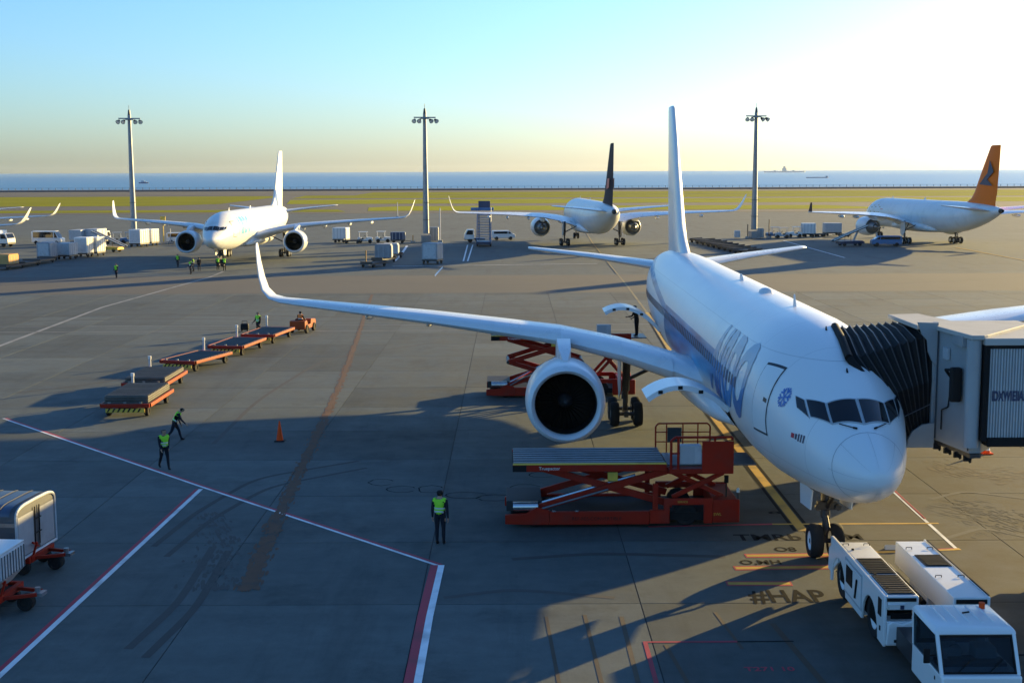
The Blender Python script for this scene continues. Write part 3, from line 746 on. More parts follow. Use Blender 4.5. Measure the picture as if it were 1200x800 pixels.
        if near and sd_ == 1:
            ck = MB(); ck.add([(-sd_ * 7.92 + 1.28, 19.3, 3.86), (-sd_ * 7.92 + 1.62, 20.6, 4.25), (-sd_ * 7.92 + 1.25, 20.9, 3.88), (-sd_ * 7.92 + 1.30, 19.3, 3.82), (-sd_ * 7.92 + 1.66, 20.6, 4.21), (-sd_ * 7.92 + 1.29, 20.9, 3.84)], [(0, 1, 2), (3, 5, 4), (0, 3, 4, 1), (1, 4, 5, 2), (2, 5, 3, 0)]); ck.build('nacelle_strake', 'white_paint', nac, smooth=0)
        # main gear
        mg = MB(); cx_ = -sd_ * 4.65; yc = 28.8
        mg.tube((cx_, yc - .1, .62), (cx_, yc - .3, 2.0), .13, n=10); mg.tube((cx_, yc - .3, 1.7), (cx_ + sd_ * .05, yc - .5, 4.0), .20, n=10)
        mg.bar((cx_, yc - .85, .58), (cx_, yc + .85, .58), .2, .26); mg.tube((cx_, yc - .35, 2.2), (cx_ + sd_ * 2.2, yc - .5, 3.3), .09); mg.tube((cx_, yc - .35, 1.9), (cx_, yc + 1.5, 3.6), .08)
        mg.path([(cx_ - sd_ * .12, yc + .25, 1.2), (cx_ - sd_ * .1, yc + .5, 1.5), (cx_, yc + .2, 1.9)], .05)
        for yo in (-.72, .72): mg.tube((cx_ - .62, yc + yo, .6), (cx_ + .62, yc + yo, .6), .09)
        gear = mg.build('main_gear', 'dark_metal' if near else 'dark_metal', t)
        for yo in (-.72, .72):
            for xo in (-.57, .57): add_wheel(gear, (cx_ + xo, yc + yo, .60))
        gd = MB(); gd.prism([(yc - 1.3, 3.9), (yc + .7, 3.9), (yc + .6, 2.0), (yc - .3, 1.3), (yc - 1.1, 1.8)], 'X', cx_ - sd_ * .30, cx_ - sd_ * .34); gd.build('gear_door', 'white_paint' if near else body, gear)
        # tail plane
        hs = MB(); wing_loft(hs, [(.5, 45.8, 6.25, 6.3, .10, 0, 0), (1.4, 46.5, 6.42, 5.6, .10, 0, 0), (5, 49.2, 6.85, 3.9, .095, 0, 0), (8.8, 52.0, 7.22, 2.2, .09, 0, 0), (9.25, 52.5, 7.26, 1.75, .09, 0, 0), (9.3, 52.8, 7.27, 1.3, .06, 0, 0)], sd_)
        hs.build('tailplane', 'wing_grey', t, smooth=50)
    # fin with dorsal fillet; sections stand in the x direction
    fn = MB(); rings = []
    fh = fin_h
    for (z, y, ch, tk) in ((6.6, 41.0, 11.0, .075), (7.55, 42.4, 9.5, .085), (8.2, 43.9, 8.1, .095), (9.2, 44.9, 7.4, .10), ((9.2 + fh) / 2, (44.9 + 49.6) / 2, 5.35, .10), (fh - .2, 49.6, 3.25, .10), (fh - .03, 50.0, 2.8, .09), (fh, 50.3, 2.4, .05)):
        rings.append([(h * ch, y + c_ * ch, z) for c_, h in foil(tk)])
    fn.loft(rings); fin_o = fn.build('fin', fin, t, smooth=50)
    # nose gear
    ng = MB(); yc = 6.1
    ng.tube((0, yc, .55), (0, yc + .05, 1.5), .10, n=10); ng.tube((0, yc + .05, 1.3), (0, yc + .15, 2.6), .15, n=10); ng.tube((-.5, yc, .55), (.5, yc, .55), .08)
    ng.tube((0, yc + .1, 1.5), (0, yc - 1.4, 2.6), .07); ng.path([(0, yc - .15, .8), (0, yc - .45, 1.1), (0, yc - .12, 1.4)], .05); ng.box((0, yc - .12, 1.75), (.62, .22, .25)); ng.tube((-.32, yc - .2, 1.72), (-.32, yc - .34, 1.72), .10, n=12); ng.tube((.32, yc - .2, 1.72), (.32, yc - .34, 1.72), .10, n=12)
    ngo = ng.build('nose_gear', 'dark_metal', t)
    for xo in (-.33, .33): add_wheel(ngo, (xo, yc, .56), .93)
    for xo in (-.62, .62):
        d = MB(); d.prism([(yc - .9, 2.42), (yc + .9, 2.36), (yc + .75, 1.62), (yc - .7, 1.75)], 'X', xo, xo * 1.07); d.build('gear_door', 'white_paint' if near else body, ngo)
    # roof aerials and beacon
    for (y, h, ln) in ((11.6, .42, .34), (22.9, .26, .85), (6.7, .12, .12), (3.9, .10, .12)) if near else ((12, .4, .5), (26, .35, .9)):
        zt = pchip(FS, FA, math.sqrt(y)); an = MB()
        an.loft([[(-.03, y - ln / 2, zt - .04), (.03, y - ln / 2, zt - .04), (.03, y + ln / 2, zt - .04), (-.03, y + ln / 2, zt - .04)], [(-.012, y + .02, zt + h), (.012, y + .02, zt + h), (.012, y + ln / 2, zt + h), (-.012, y + ln / 2, zt + h)]]); an.build('aerial', 'white_paint' if ln > .3 else 'black', fuse, smooth=0)
    if near:
        dm = MB(); dm.loft([[(r_ * math.cos(2 * math.pi * i / 14), 17.1 + 1.5 * r_ * math.sin(2 * math.pi * i / 14), 7.5 + hh) for i in range(14)] for r_, hh in ((.30, 0), (.27, .14), (.15, .22), (.02, .24))]); dm.build('satellite_dome', 'wing_grey', fuse, smooth=70)
    if title:
        body_t, yc_, zc_, wd, ht, mats, shear, sides = title
        vs, fs = text_pts(body_t, 1.0, shear, .045); xs = [p.x for p in vs]; ys_ = [p.y for p in vs]; x0, x1, y0_, y1_ = min(xs), max(xs), min(ys_), max(ys_)
        for sd_ in sides:
            b_ = MB()
            vv = []
            for p in vs:
                fx = (p.x - x0) / (x1 - x0) - .5; fz = (p.y - y0_) / (y1_ - y0_)
                y = yc_ - sd_ * fx * wd; z = zc_ + (fz - .5) * ht
                vv.append(surf(y, sd_ * th_at(y, z), .012))
            lo_i = [f for f in fs]
            bmx = bmesh.new()
            bv = [bmx.verts.new(p) for p in vv]
            for f in fs:
                try: bmx.faces.new([bv[i] for i in f])
                except ValueError: pass
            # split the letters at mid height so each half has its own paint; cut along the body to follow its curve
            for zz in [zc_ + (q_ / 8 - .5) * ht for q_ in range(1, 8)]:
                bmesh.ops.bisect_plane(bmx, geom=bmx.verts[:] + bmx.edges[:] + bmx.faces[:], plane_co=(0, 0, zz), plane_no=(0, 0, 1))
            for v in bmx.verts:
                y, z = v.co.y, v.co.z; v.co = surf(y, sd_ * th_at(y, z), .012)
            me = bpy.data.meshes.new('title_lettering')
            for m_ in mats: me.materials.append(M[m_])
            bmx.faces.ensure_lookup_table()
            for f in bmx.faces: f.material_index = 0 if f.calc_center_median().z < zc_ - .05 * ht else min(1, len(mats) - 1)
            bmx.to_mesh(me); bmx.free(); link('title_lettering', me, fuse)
    return t, fuse

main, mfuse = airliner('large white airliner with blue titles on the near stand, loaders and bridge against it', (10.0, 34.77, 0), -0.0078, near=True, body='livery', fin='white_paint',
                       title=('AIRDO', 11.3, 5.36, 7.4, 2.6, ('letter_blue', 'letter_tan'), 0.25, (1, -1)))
# snowflake emblem and registration figures on the starboard nose
def on_skin(name, polys, yc, zc, mats, side=1, off=.014):
    b_ = MB()
    for mi, pl in polys:
        vs = []
        for (a_, h_) in pl:
            y = yc - side * a_; vs.append(surf(y, side * th_at(y, zc + h_), off))
        b_.add(vs, [tuple(range(len(vs)))], mi)
    return b_.build(name, mats, mfuse, smooth=0)
fl = []
for i in range(6):
    a_ = R(60 * i + 12)
    def rp(r_, da): return (r_ * math.cos(a_ + da), r_ * math.sin(a_ + da))
    fl.append((0, [rp(.04, -1.2), rp(.50, -.11), rp(.50, .11), rp(.04, 1.2)]))
    for sgn in (1, -1):
        b0 = Vector(rp(.26, 0)); d_ = Vector((math.cos(a_ + sgn * .85), math.sin(a_ + sgn * .85))); n_ = Vector((-d_.y, d_.x)) * .045
        e = b0 + d_ * .25; fl.append((0, [tuple(b0 - n_), tuple(e - n_), tuple(e + n_), tuple(b0 + n_)]))
fl = [(m_, [(x * .62, y * .62) for x, y in pl]) for m_, pl in fl]
on_skin('snowflake_emblem', fl, 4.5, 5.50, ['logo_blue'])
on_skin('registration_mark', [(1, [(-.40, -.07), (-.22, -.07), (-.22, .07), (-.40, .07)]), (0, [(.0, -.11), (.07, -.11), (.07, .11), (.0, .11)]), (0, [(.14, -.11), (.21, -.11), (.21, .11), (.14, .11)]), (0, [(.28, -.11), (.35, -.11), (.35, .11), (.28, .11)]), (2, [(-.16, -.08), (-.07, -.08), (-.07, .08), (-.16, .08)])], 3.1, 4.55, ['navy', 'tail_red', 'navy'])
# open cargo doors and their dark openings
def cargo(y0, y1, tip, mid, hinge_z):
    op = MB(); skin_quad(op, [(y0, th_at(y0, 2.42)), (y1, th_at(y1, 2.42)), (y1, th_at(y1, hinge_z)), (y0, th_at(y0, hinge_z))], .012, 6, 8)
    op.build('cargo_opening', 'cavity', mfuse, smooth=40)
    hx = -surf((y0 + y1) / 2, th_at((y0 + y1) / 2, hinge_z)).x
    pts = []
    for i in range(13):
        q = i / 12; s_ = (1 - q)**2 * hx + 2 * q * (1 - q) * mid[0] + q * q * tip[0]; z = (1 - q)**2 * hinge_z + 2 * q * (1 - q) * mid[1] + q * q * tip[1]; pts.append((s_, z))
    rings = []
    for i, (s_, z) in enumerate(pts):
        a2 = pts[min(i + 1, 12)]; b2 = pts[max(i - 1, 0)]; d_ = Vector((a2[0] - b2[0], a2[1] - b2[1])).normalized(); nx, nz_ = -d_.y, d_.x; h_ = .09
        rings.append([(-(s_ + nx * h_), y0, z + nz_ * h_), (-(s_ + nx * h_), y1, z + nz_ * h_), (-(s_ - nx * h_), y1, z - nz_ * h_), (-(s_ - nx * h_), y0, z - nz_ * h_)])
    b_ = MB(); b_.loft(rings); dr = b_.build('cargo_door', 'white_paint', mfuse, smooth=50)
    for q in (4, 7, 10):
        s_, z = pts[q]; MB().box((-s_, y0 - .006, z), (.16, .03, .12)).build('door_latch', 'black', dr)
    return dr
cargo(11.2, 13.1, (5.25, 4.25), (3.9, 5.30), 3.85)
cargo(35.2, 37.2, (5.25, 4.75), (3.8, 5.60), 3.80)

def bg(label, nose, rz, **kw): return airliner(label, (nose.x, nose.y, 0), rz, **kw)
# left: nose towards us, turned to its starboard; the nose wheels stand at pixel 263, 309
def place_by_gear(label, u, v, rz, k=1.0, **kw):
    p = G(u, v); d = Matrix.Rotation(rz, 3, 'Z') @ Vector((0, 6.1 * k, 0)); q = p - d
    return airliner(label, (q.x, q.y, 0), rz, k=k, **kw)
lp, lf = place_by_gear('white airliner nose on to the camera, crew round its nose wheels, leftmost whole one', 258.7, 313, R(-0.9), k=.96, title=('AIRDO', 10.9, 5.6, 7.2, 2.4, ('letter_pale', 'letter_pale'), 0.25, (-1,)), fin='left_fin')
def main_by_gear(label, u, v, rz, k=1.0, **kw):
    p = G(u, v); d = Matrix.Rotation(rz, 3, 'Z') @ Vector((0, 28.8 * k, 0)); q = p - d
    return airliner(label, (q.x, q.y, 0), rz, k=k, **kw)
mp_, mf_ = main_by_gear('white airliner seen from behind with a dark tail fin, centre of the far row', 694, 287.5, R(184), fin='tail_black')
rp_, rf_ = main_by_gear('white airliner seen from behind with an orange tail fin, far right', 1090, 285.5, R(186.5), k=0.97, winglet=False, fin='tail_orange')
fp_, ff_ = airliner('white airliner beyond the left edge, its wing and sunlit larger winglet showing', (-92.3, 164, 0), 0.0, k=.86)
airliner('white airliner farthest left and behind, only a slim upright wing tip in view', (-103.6, 216, 0), 0.0, k=.80)

# ------------------------------------------------------------------ boarding bridge
BX = thing('boarding_bridge', 'grey boarding bridge with black pleated hood against the near airliner', 'boarding bridge', (24, 38.3, 0))
def bw(p): return Vector(p) - Vector((24, 38.3, 0))
# pleated hood: ribs from the fuselage (i = 0) to the cab (i = 1); each rib an upside-down U
def hood_rib(q, k=1.0):
    L = lambda a_, b_: Vector(a_) + (Vector(b_) - Vector(a_)) * q
    nb, ns_, fs_, fb_ = L((11.95, 39.2, 4.0), (12.86, 39.55, 4.55)), L((10.2, 39.15, 6.72), (12.80, 39.5, 7.40)), L((10.45, 42.0, 7.35), (12.84, 42.2, 7.50)), L((12.35, 43.6, 4.0), (12.9, 42.6, 4.55))
    md = L((11.05, 38.55, 5.62), (12.84, 39.35, 6.0))
    pts = [nb, (nb + md) / 2 + Vector((.12 * (1 - q) * 0, 0, 0)), md, (md + ns_) / 2 + Vector((-.05 * (1 - q), 0, .05)), ns_, (ns_ + fs_) / 2 + Vector((0, 0, .10)), fs_, (fs_ + fb_) / 2 + Vector((.1 * q, .35, .1)), fb_]
    c_ = sum(pts, Vector()) / len(pts)
    c_.z = pts[0].z
    return [bw(c_ + (p - c_) * k) for p in pts]
NR = 10
hd = MB(); rr = []
for i in range(2 * NR + 1): rr.append(hood_rib(i / (2 * NR), 1.0 if i % 2 == 0 else 0.972))
hd.loft(rr, 0, False, False, closed=False)
hood = hd.build('hood', 'bellows', BX, smooth=20)
for i in range(NR + 1):
    pts = hood_rib(i / NR, 1.004); rb = MB(); rb.path(pts, .018, n=5); rb.build('hood_rib', 'dark_metal', hood, smooth=40)
bd = MB(); bd.path([p + Vector((0, -.03, 0)) for p in [hood_rib(i / 10, .99)[1] for i in range(11)]], .012, n=4); bd.build('hood_strap', 'steel', hood)
fl_ = MB(); pa = [hood_rib(i / 10) for i in range(11)]; fl_.loft([[a_[0] + Vector((0, -.02, -.02)), a_[0] + Vector((0, -.02, .30)), a_[8] + Vector((0, .02, .3)), a_[8] + Vector((0, .02, -.02))] for a_ in pa]); fl_.build('hood_floor', 'bellows', hood, smooth=0)
cs = MB(); pts = hood_rib(0, 1.0)
cs.path([p for p in pts], .13, n=8); cs.build('hood_cushion', 'bellows', hood, smooth=60)
# cab
cb = MB()
out = [(12.86, 39.45), (12.86, 42.6), (13.3, 42.6), (13.7, 40.5), (15.6, 40.5), (15.6, 39.9), (13.6, 37.25), (13.26, 37.22)]
cb.prism(out, 'Z', 4.18, 7.54); cb.span(12.80, 12.95, 39.33, 39.47, 3.95, 7.78)
CT = Matrix.Translation(-Vector((24, 38.3, 0)))
def shift(mb):
    mb.v = [tuple(Vector(p) - Vector((24, 38.3, 0))) for p in mb.v]; return mb
cab = shift(cb).build('cab', 'bridge_grey', BX, smooth=20, bevel=.02)
p_ = MB(); p_.prism([(12.25, 7.80), (12.86, 7.78), (12.86, 6.5), (12.72, 6.62), (12.60, 6.9), (12.56, 7.25), (12.40, 7.42)], 'Y', 39.16, 39.24); shift(p_).build('corner_plate', 'bridge_grey', cab, smooth=0)
p_ = MB(); p_.prism([(12.05, 3.95), (12.86, 3.95), (12.86, 4.72), (12.5, 4.66), (12.2, 4.45), (12.07, 4.2)], 'Y', 39.16, 39.24); shift(p_).build('corner_plate', 'bridge_grey', cab, smooth=0)
p_ = MB(); p_.prism([(12.30, 39.4), (12.3, 42.5), (13.35, 42.7), (13.75, 40.6), (15.8, 40.6), (15.8, 39.7), (13.6, 37.02), (13.44, 36.86), (13.08, 36.86), (12.80, 39.35)], 'Z', 7.55, 7.68); shift(p_).build('cab_roof', 'bridge_roof', cab, smooth=0, bevel=.02)
p_ = MB(); p_.tube((13.26, 37.12, 4.4), (13.26, 37.12, 7.54), .21, n=24); shift(p_).build('round_column', 'bridge_grey', cab, smooth=50)
p_ = MB(); p_.prism([(12.95, 39.3), (12.95, 42.4), (13.2, 42.4), (13.6, 40.4), (15.4, 40.4), (15.4, 39.2)], 'Z', 3.98, 4.17); shift(p_).build('cab_floor', 'dark_metal', cab, smooth=0)
p_ = MB(); p_.prism([(12.95, 39.3), (13.28, 37.2), (13.6, 37.2), (13.6, 37.5), (13.0, 39.5)], 'Z', 4.05, 4.175); shift(p_).build('sill', 'dark_metal', cab, smooth=0)
p_ = MB()
for (x, y) in ((12.98, 39.2), (13.1, 38.6), (13.2, 38.0), (13.32, 37.5)): p_.box((x, y, 3.98), (.22, .10, .16)); p_.tube((x, y, 4.0), (x + .1, y, 3.86), .04)
tag(shift(p_).build('underside_fitting', 'black', cab, smooth=0), kind='stuff')
p_ = MB(); p_.span(12.98, 13.2, 37.35, 38.2, 7.28, 7.60); shift(p_).build('junction_box', 'bridge_grey', cab, smooth=0, bevel=.015)
for q_ in (.12, .97):  # dark strips: a panel seam, and crease shade painted beside the column
    x, y = 12.84 + (13.26 - 12.84) * q_, 39.42 + (37.22 - 39.42) * q_
    p_ = MB(); p_.bar((x - .012, y - .02, 4.25), (x - .012, y - .02, 7.6), .03, .03); shift(p_).build('seam_shade_strip', 'rubber_seal', cab, smooth=0)
p_ = MB(); p_.path([(12.93, 38.75, 4.6), (12.93, 38.75, 5.2), (13.0, 38.4, 5.35), (13.02, 38.3, 5.9)], .022, n=5); shift(p_).build('cable', 'black', cab)
p_ = MB(); p_.span(12.93, 13.02, 38.45, 38.85, 6.75, 7.1); shift(p_).build('vent_box', 'frame_grey', cab, smooth=0, bevel=.01)
# lamp on a bracket
p_ = MB(); p_.tube((13.12, 38.4, 6.05), (12.95, 37.85, 6.02), .12, n=12); arm = shift(p_).build('lamp_bracket', 'steel', cab)
p_ = MB(); p_.path([(13.1, 38.45, 6.2), (12.82, 38.2, 6.5), (12.9, 37.8, 6.55)], .045, n=6); shift(p_).build('lamp_bracket', 'black', cab)
p_ = MB(); p_.span(12.80, 13.13, 37.62, 37.84, 5.62, 6.64); shift(p_).build('flood_lamp', 'black', cab, smooth=0, bevel=.06)
# corrugated tunnel running off to the right
X0, X1, TY0, TY1, TZ0, TZ1 = 13.62, 44.0, 36.95, 39.9, 4.72, 7.38
tn = MB(); tn.span(X0, X1, TY0, TY1, TZ0, TZ1)
tun = shift(tn).build('tunnel', 'groove_shade_grey', BX, smooth=0)
rbm = MB(); rbm.prism([(-.026, 0), (-.018, -.045), (.018, -.045), (.026, 0)], 'Z', TZ0, TZ1); rbm = rbm.mesh('wall_rib', 'rib_grey', 0)
for i in range(100): link('wall_rib', rbm, tun, bw((X0 + .05 + i * .082, TY0, 0)) + Vector((0, 0, 0)))
p_ = MB(); p_.span(13.47, 13.63, 36.84, 40.0, 4.6, 7.52); shift(p_).build('rubber_joint', 'bellows', tun, smooth=0, bevel=.03)
p_ = MB(); p_.span(13.46, X1, 36.80, 40.1, 7.40, 7.60); shift(p_).build('tunnel_roof', 'bridge_roof', tun, smooth=0, bevel=.02)
p_ = MB(); p_.span(13.64, X1, 36.85, 40.0, 7.382, 7.398); p_.span(13.64, X1, 36.88, 37.0, 7.3, 7.38); shift(p_).build('roof_gutter', 'black', tun, smooth=0)
p_ = MB(); p_.span(13.65, X1, 36.86, 40.0, 4.45, 4.71); shift(p_).build('tunnel_floor', 'bellows', tun, smooth=0, bevel=.03)
vs, fs = text_pts('IDXWIEIIAN', 1.0, 0, .045); xs = [p.x for p in vs]; x0, x1 = min(xs), max(xs); yy = [p.y for p in vs]; y0, y1 = min(yy), max(yy)
p_ = MB(); p_.add([(13.74 + (p.x - x0) / (x1 - x0) * 1.05, TY0 - .049, 5.78 + (p.y - y0) / (y1 - y0) * .30) for p in vs], fs)
shift(p_).build('wall_lettering', 'navy', tun, smooth=0)
# wheel carriage under the tunnel, out of the frame to the right
p_ = MB()
for y in (37.4, 39.5): p_.span(27.6, 28.1, y - .2, y + .2, .9, 4.6)
p_.span(27.2, 28.5, 36.6, 40.2, .7, 1.1); shift(p_).build('drive_column', 'bridge_grey', BX, smooth=0)
for y in (36.9, 39.9):
    w = link('carriage_wheel', TYRE, BX, bw((27.85, y, .6)))
    w.rotation_euler = (0, 0, R(90))

# ------------------------------------------------------------------ pushback tractor
TT = thing('pushback_tractor', 'white low pushback tractor with twin engine decks and glazed cab', 'pushback tractor', (10.6, 32.5, 0))
def tw(mb):
    mb.v = [tuple(Vector(p) - Vector((10.6, 32.5, 0))) for p in mb.v]; return mb
def wheel_hole(poly_y0, poly_y1, arches, ztop, zbot):
    """Side outline in (y, z) with round wheel arches cut from the bottom edge; arches = (centre y, radius)."""
    pts = [(poly_y0, ztop), (poly_y0, zbot)]
    for cy, r_ in sorted(arches):
        for i in range(11):
            a_ = math.pi - math.pi * i / 10; pts.append((cy + r_ * math.cos(a_), zbot + 0.02 + r_ * 1.12 * math.sin(a_)))
    pts += [(poly_y1, zbot), (poly_y1, ztop)]
    return pts
b_ = MB(); b_.prism(wheel_hole(32.12, 37.7, ((33.45, .78), (36.75, .80)), 1.62, .28), 'X', 9.45, 9.53); b_.span(9.535, 10.33, 32.12, 37.0, 1.25, 1.618); b_.span(9.535, 10.33, 34.3, 35.9, .35, .948); b_.span(9.535, 10.33, 32.12, 32.6, .3, .948)
left_b = tw(b_).build('left_body', 'white_paint', TT, smooth=30, bevel=.02)
b_ = MB(); b_.prism([(37.0, 1.62), (37.0, 1.0), (37.75, .5), (38.1, .5), (38.05, 1.15), (37.6, 1.45)], 'X', 9.48, 9.62); b_.prism([(37.0, 1.45), (37.0, 1.25), (38.0, .95), (38.0, 1.1)], 'X', 9.62, 10.2); tw(b_).build('fender', 'white_paint', left_b, smooth=30, bevel=.015)
b_ = MB(); b_.prism(wheel_hole(31.95, 37.2, ((33.1, .78), (36.4, .80)), 1.64, .28), 'X', 12.02, 12.09); b_.span(11.15, 12.02, 31.95, 37.0, .96, 1.638); b_.span(11.16, 12.02, 34.0, 35.6, .35, .96); b_.span(11.16, 12.02, 31.95, 32.4, .3, .96)
right_b = tw(b_).build('right_body', 'white_paint', TT, smooth=30, bevel=.02)
for (par, x0, x1, y0, y1) in ((left_b, 9.58, 10.28, 33.95, 35.35), (left_b, 9.58, 10.28, 32.25, 33.85), (right_b, 11.27, 11.98, 34.55, 35.6)):
    zt = 1.62 if par is left_b else 1.64
    hv = MB(); hv.span(x0, x1, y0, y1, zt - .01, zt + .022)
    hh = tw(hv).build('engine_hatch', 'deck_dark', par, smooth=0, bevel=.008)
    for i in range(9):
        lv = MB(); yy_ = y0 + .08 + i * (y1 - y0 - .16) / 8; lv.bar((x0 + .05, yy_, zt + .028), (x1 - .05, yy_, zt + .028), .06, .012); tw(lv).build('louvre', 'black', hh, smooth=0)
b_ = MB(); b_.span(9.56, 10.30, 32.6, 36.99, .5, 1.24); tw(b_).build('wheel_well_shade', 'cavity', left_b, smooth=0)  # near-black filler block: shade inside the wheel arches put into its colour
# details of the left body's near end
for nm, m_, x0, x1, z0, z1, d_ in (('vent_grille', 'black', 9.52, 10.26, 1.48, 1.57, .03), ('badge', 'navy', 9.86, 9.96, 1.27, 1.38, .02), ('intake', 'cavity', 9.62, 10.16, 1.02, 1.18, .02), ('number_plate', 'steel', 9.84, 10.12, .58, .70, .03), ('bumper_step', 'black', 9.70, 10.14, .42, .50, .10), ('head_lamp', 'lamp_glass', 9.50, 9.58, 1.28, 1.34, .03), ('hook_bar', 'white_paint', 9.54, 10.0, 1.39, 1.42, .05)):
    q_ = MB(); q_.span(x0, x1, 32.12 - d_, 32.125, z0, z1); tw(q_).build(nm, m_, left_b, smooth=0, bevel=.006)
q_ = MB(); q_.prism([(9.50, .35), (10.3, .35), (10.3, 1.0), (10.12, .98), (9.9, .9), (9.66, .98), (9.55, .9)], 'Y', 32.03, 32.118); tw(q_).build('lower_panel', 'white_paint', left_b, smooth=30, bevel=.03)
q_ = MB(); q_.span(9.435, 9.452, 34.2, 36.0, .5, 1.5); sp = tw(q_).build('side_panel', 'frame_grey', left_b, smooth=0)
q_ = MB(); q_.span(9.42, 9.436, 34.28, 35.92, .58, 1.42); tw(q_).build('side_door', 'white_paint', left_b, smooth=0)
q_ = MB(); q_.span(9.40, 9.425, 35.1, 35.75, .85, 1.35); tw(q_).build('hose_reel', 'black', left_b, smooth=0, bevel=.02)
q_ = MB(); q_.tube((9.41, 34.6, 1.25), (9.41, 34.75, .7), .04); tw(q_).build('hose', 'black', left_b)
q_ = MB(); q_.span(9.43, 9.452, 32.35, 32.62, 1.0, 1.45); tw(q_).build('side_window', 'black', left_b, smooth=0)
q_ = MB(); q_.span(9.43, 9.452, 32.38, 32.46, .62, .74); tw(q_).build('reflector', 'black', left_b, smooth=0)
for nm, m_, x0, x1, z0, z1, d_ in (('vent_grille', 'black', 11.22, 12.0, 1.47, 1.58, .03), ('tail_lamp', 'red', 11.17, 11.24, 1.0, 1.25, .04), ('number_plate', 'lamp_glass', 11.75, 12.0, 1.05, 1.2, .03)):
    q_ = MB(); q_.span(x0, x1, 31.95 - d_, 31.955, z0, z1); tw(q_).build(nm, m_, right_b, smooth=0, bevel=.006)
q_ = MB(); q_.path([(12.06, 32.0, 1.67), (12.06, 37.0, 1.67)], .02); tw(q_).build('hand_rail', 'black', right_b)
# cradle between the two bodies
q_ = MB(); q_.span(10.335, 11.148, 31.9, 37.2, .30, .62); tw(q_).build('cradle_floor', 'dark_metal', TT, smooth=0)
q_ = MB(); q_.tube((10.42, 34.0, .8), (10.42, 37.4, .8), .08); q_.tube((11.06, 34.0, .8), (11.06, 37.4, .8), .08); q_.box((10.74, 36.2, .75), (.5, .25, .3)); tag(tw(q_).build('cradle_arm', 'black', TT), kind='stuff')
for (x, y) in ((9.74, 33.45), (9.74, 36.75), (11.82, 33.1), (11.82, 36.4)):
    w = link('wheel', TYRE, TT, Vector((x - .02, y, .63)) - Vector((10.6, 32.5, 0))); w.scale = (.8, 1.05, 1.05); link('rim', RIM, w)
# cab
q_ = MB(); q_.span(9.75, 11.45, 27.6, 32.0, .35, .85); tw(q_).build('chassis', 'dark_metal', TT, smooth=0)
q_ = MB(); q_.span(9.50, 11.30, 27.75, 29.95, .5, 1.22); cab_l = tw(q_).build('cab_body', 'white_paint', TT, smooth=30, bevel=.05)
q_ = MB()
rings = []
for (z, g_) in ((1.98, .0), (2.06, .0), (2.13, .06), (2.165, .18)):
    rings.append([(9.48 + g_, 28.28 + g_ * 1.3, z), (11.32 - g_, 28.28 + g_ * 1.3, z), (11.32 - g_, 30.0 - g_, z), (9.48 + g_, 30.0 - g_, z)])
q_.loft(rings); rf = tw(q_).build('cab_roof', 'white_paint', cab_l, smooth=50, bevel=.09)
for i in range(5):
    q_ = MB(); q_.bar((9.85 + i * .27, 28.65, 2.17), (9.85 + i * .27, 29.75, 2.17), .05, .02); tw(q_).build('roof_rib', 'white_paint', rf, smooth=0, bevel=.008)
q_ = MB(); q_.bar((10.4, 29.2, 2.19), (10.55, 29.15, 2.23), .04, .03); tw(q_).build('roof_aerial', 'black', rf)
for (x0, x1, y0, y1) in ((9.50, 9.58, 27.90, 28.32), (11.22, 11.30, 27.90, 28.32), (9.50, 9.57, 29.88, 29.96), (11.23, 11.30, 29.88, 29.96)):
    q_ = MB(); xm = (x0 + x1) / 2; q_.bar((xm, y0, 1.2), (xm, y1, 2.02), .08, .08); tw(q_).build('cab_pillar', 'white_paint', cab_l, smooth=0, bevel=.015)
q_ = MB(); q_.add([(9.58, 27.93, 1.22), (11.22, 27.93, 1.22), (11.22, 28.31, 1.99), (9.58, 28.31, 1.99), (9.58, 27.95, 1.22), (11.22, 27.95, 1.22), (11.22, 28.33, 1.99), (9.58, 28.33, 1.99)], [(0, 1, 2, 3), (7, 6, 5, 4), (0, 4, 5, 1), (3, 2, 6, 7)]); ws = tw(q_).build('windscreen', 'tinted_glass', cab_l, smooth=0)
for x in (9.515, 11.285):
    q_ = MB(); q_.prism([(27.98, 1.2), (29.9, 1.2), (29.9, 1.99), (28.36, 1.99)], 'X', x - .008, x + .008); tw(q_).build('side_window', 'tinted_glass', cab_l, smooth=0)
q_ = MB(); q_.prism([(9.58, 1.2), (11.22, 1.2), (11.22, 1.99), (9.58, 1.99)], 'Y', 29.90, 29.92); tw(q_).build('rear_window', 'tinted_glass', cab_l, smooth=0)
for (xa, ya, za, xb, yb, zb) in ((9.58, 27.915, 1.24, 11.22, 27.915, 1.24), (9.60, 28.29, 1.96, 11.20, 28.29, 1.96), (9.60, 27.915, 1.23, 9.60, 28.30, 1.97), (11.20, 27.915, 1.23, 11.20, 28.30, 1.97)):
    q_ = MB(); q_.bar((xa, ya, za), (xb, yb, zb), .03, .05); tw(q_).build('window_trim', 'black', cab_l, smooth=0)
for x0 in (9.9, 10.6):
    q_ = MB(); q_.path([(x0, 27.90, 1.25), (x0 + .35, 28.03, 1.52)], .012, n=5); tw(q_).build('wiper', 'black', cab_l)
for x, sg in ((9.48, -1), (11.32, 1)):
    q_ = MB(); q_.path([(x, 28.2, 1.55), (x + sg * .22, 28.1, 1.6)], .018, n=6); ma_ = tw(q_).build('mirror_arm', 'black', cab_l)
    q_ = MB(); q_.span(x + sg * .16, x + sg * .30, 28.05, 28.11, 1.42, 1.76); tw(q_).build('mirror', 'black', ma_, smooth=0, bevel=.015)
q_ = MB(); q_.span(9.62, 11.18, 28.35, 28.8, .9, 1.3); q_.span(9.9, 10.5, 28.5, 28.75, 1.3, 1.36); tw(q_).build('dashboard', 'dark_metal', cab_l, smooth=0, bevel=.03)
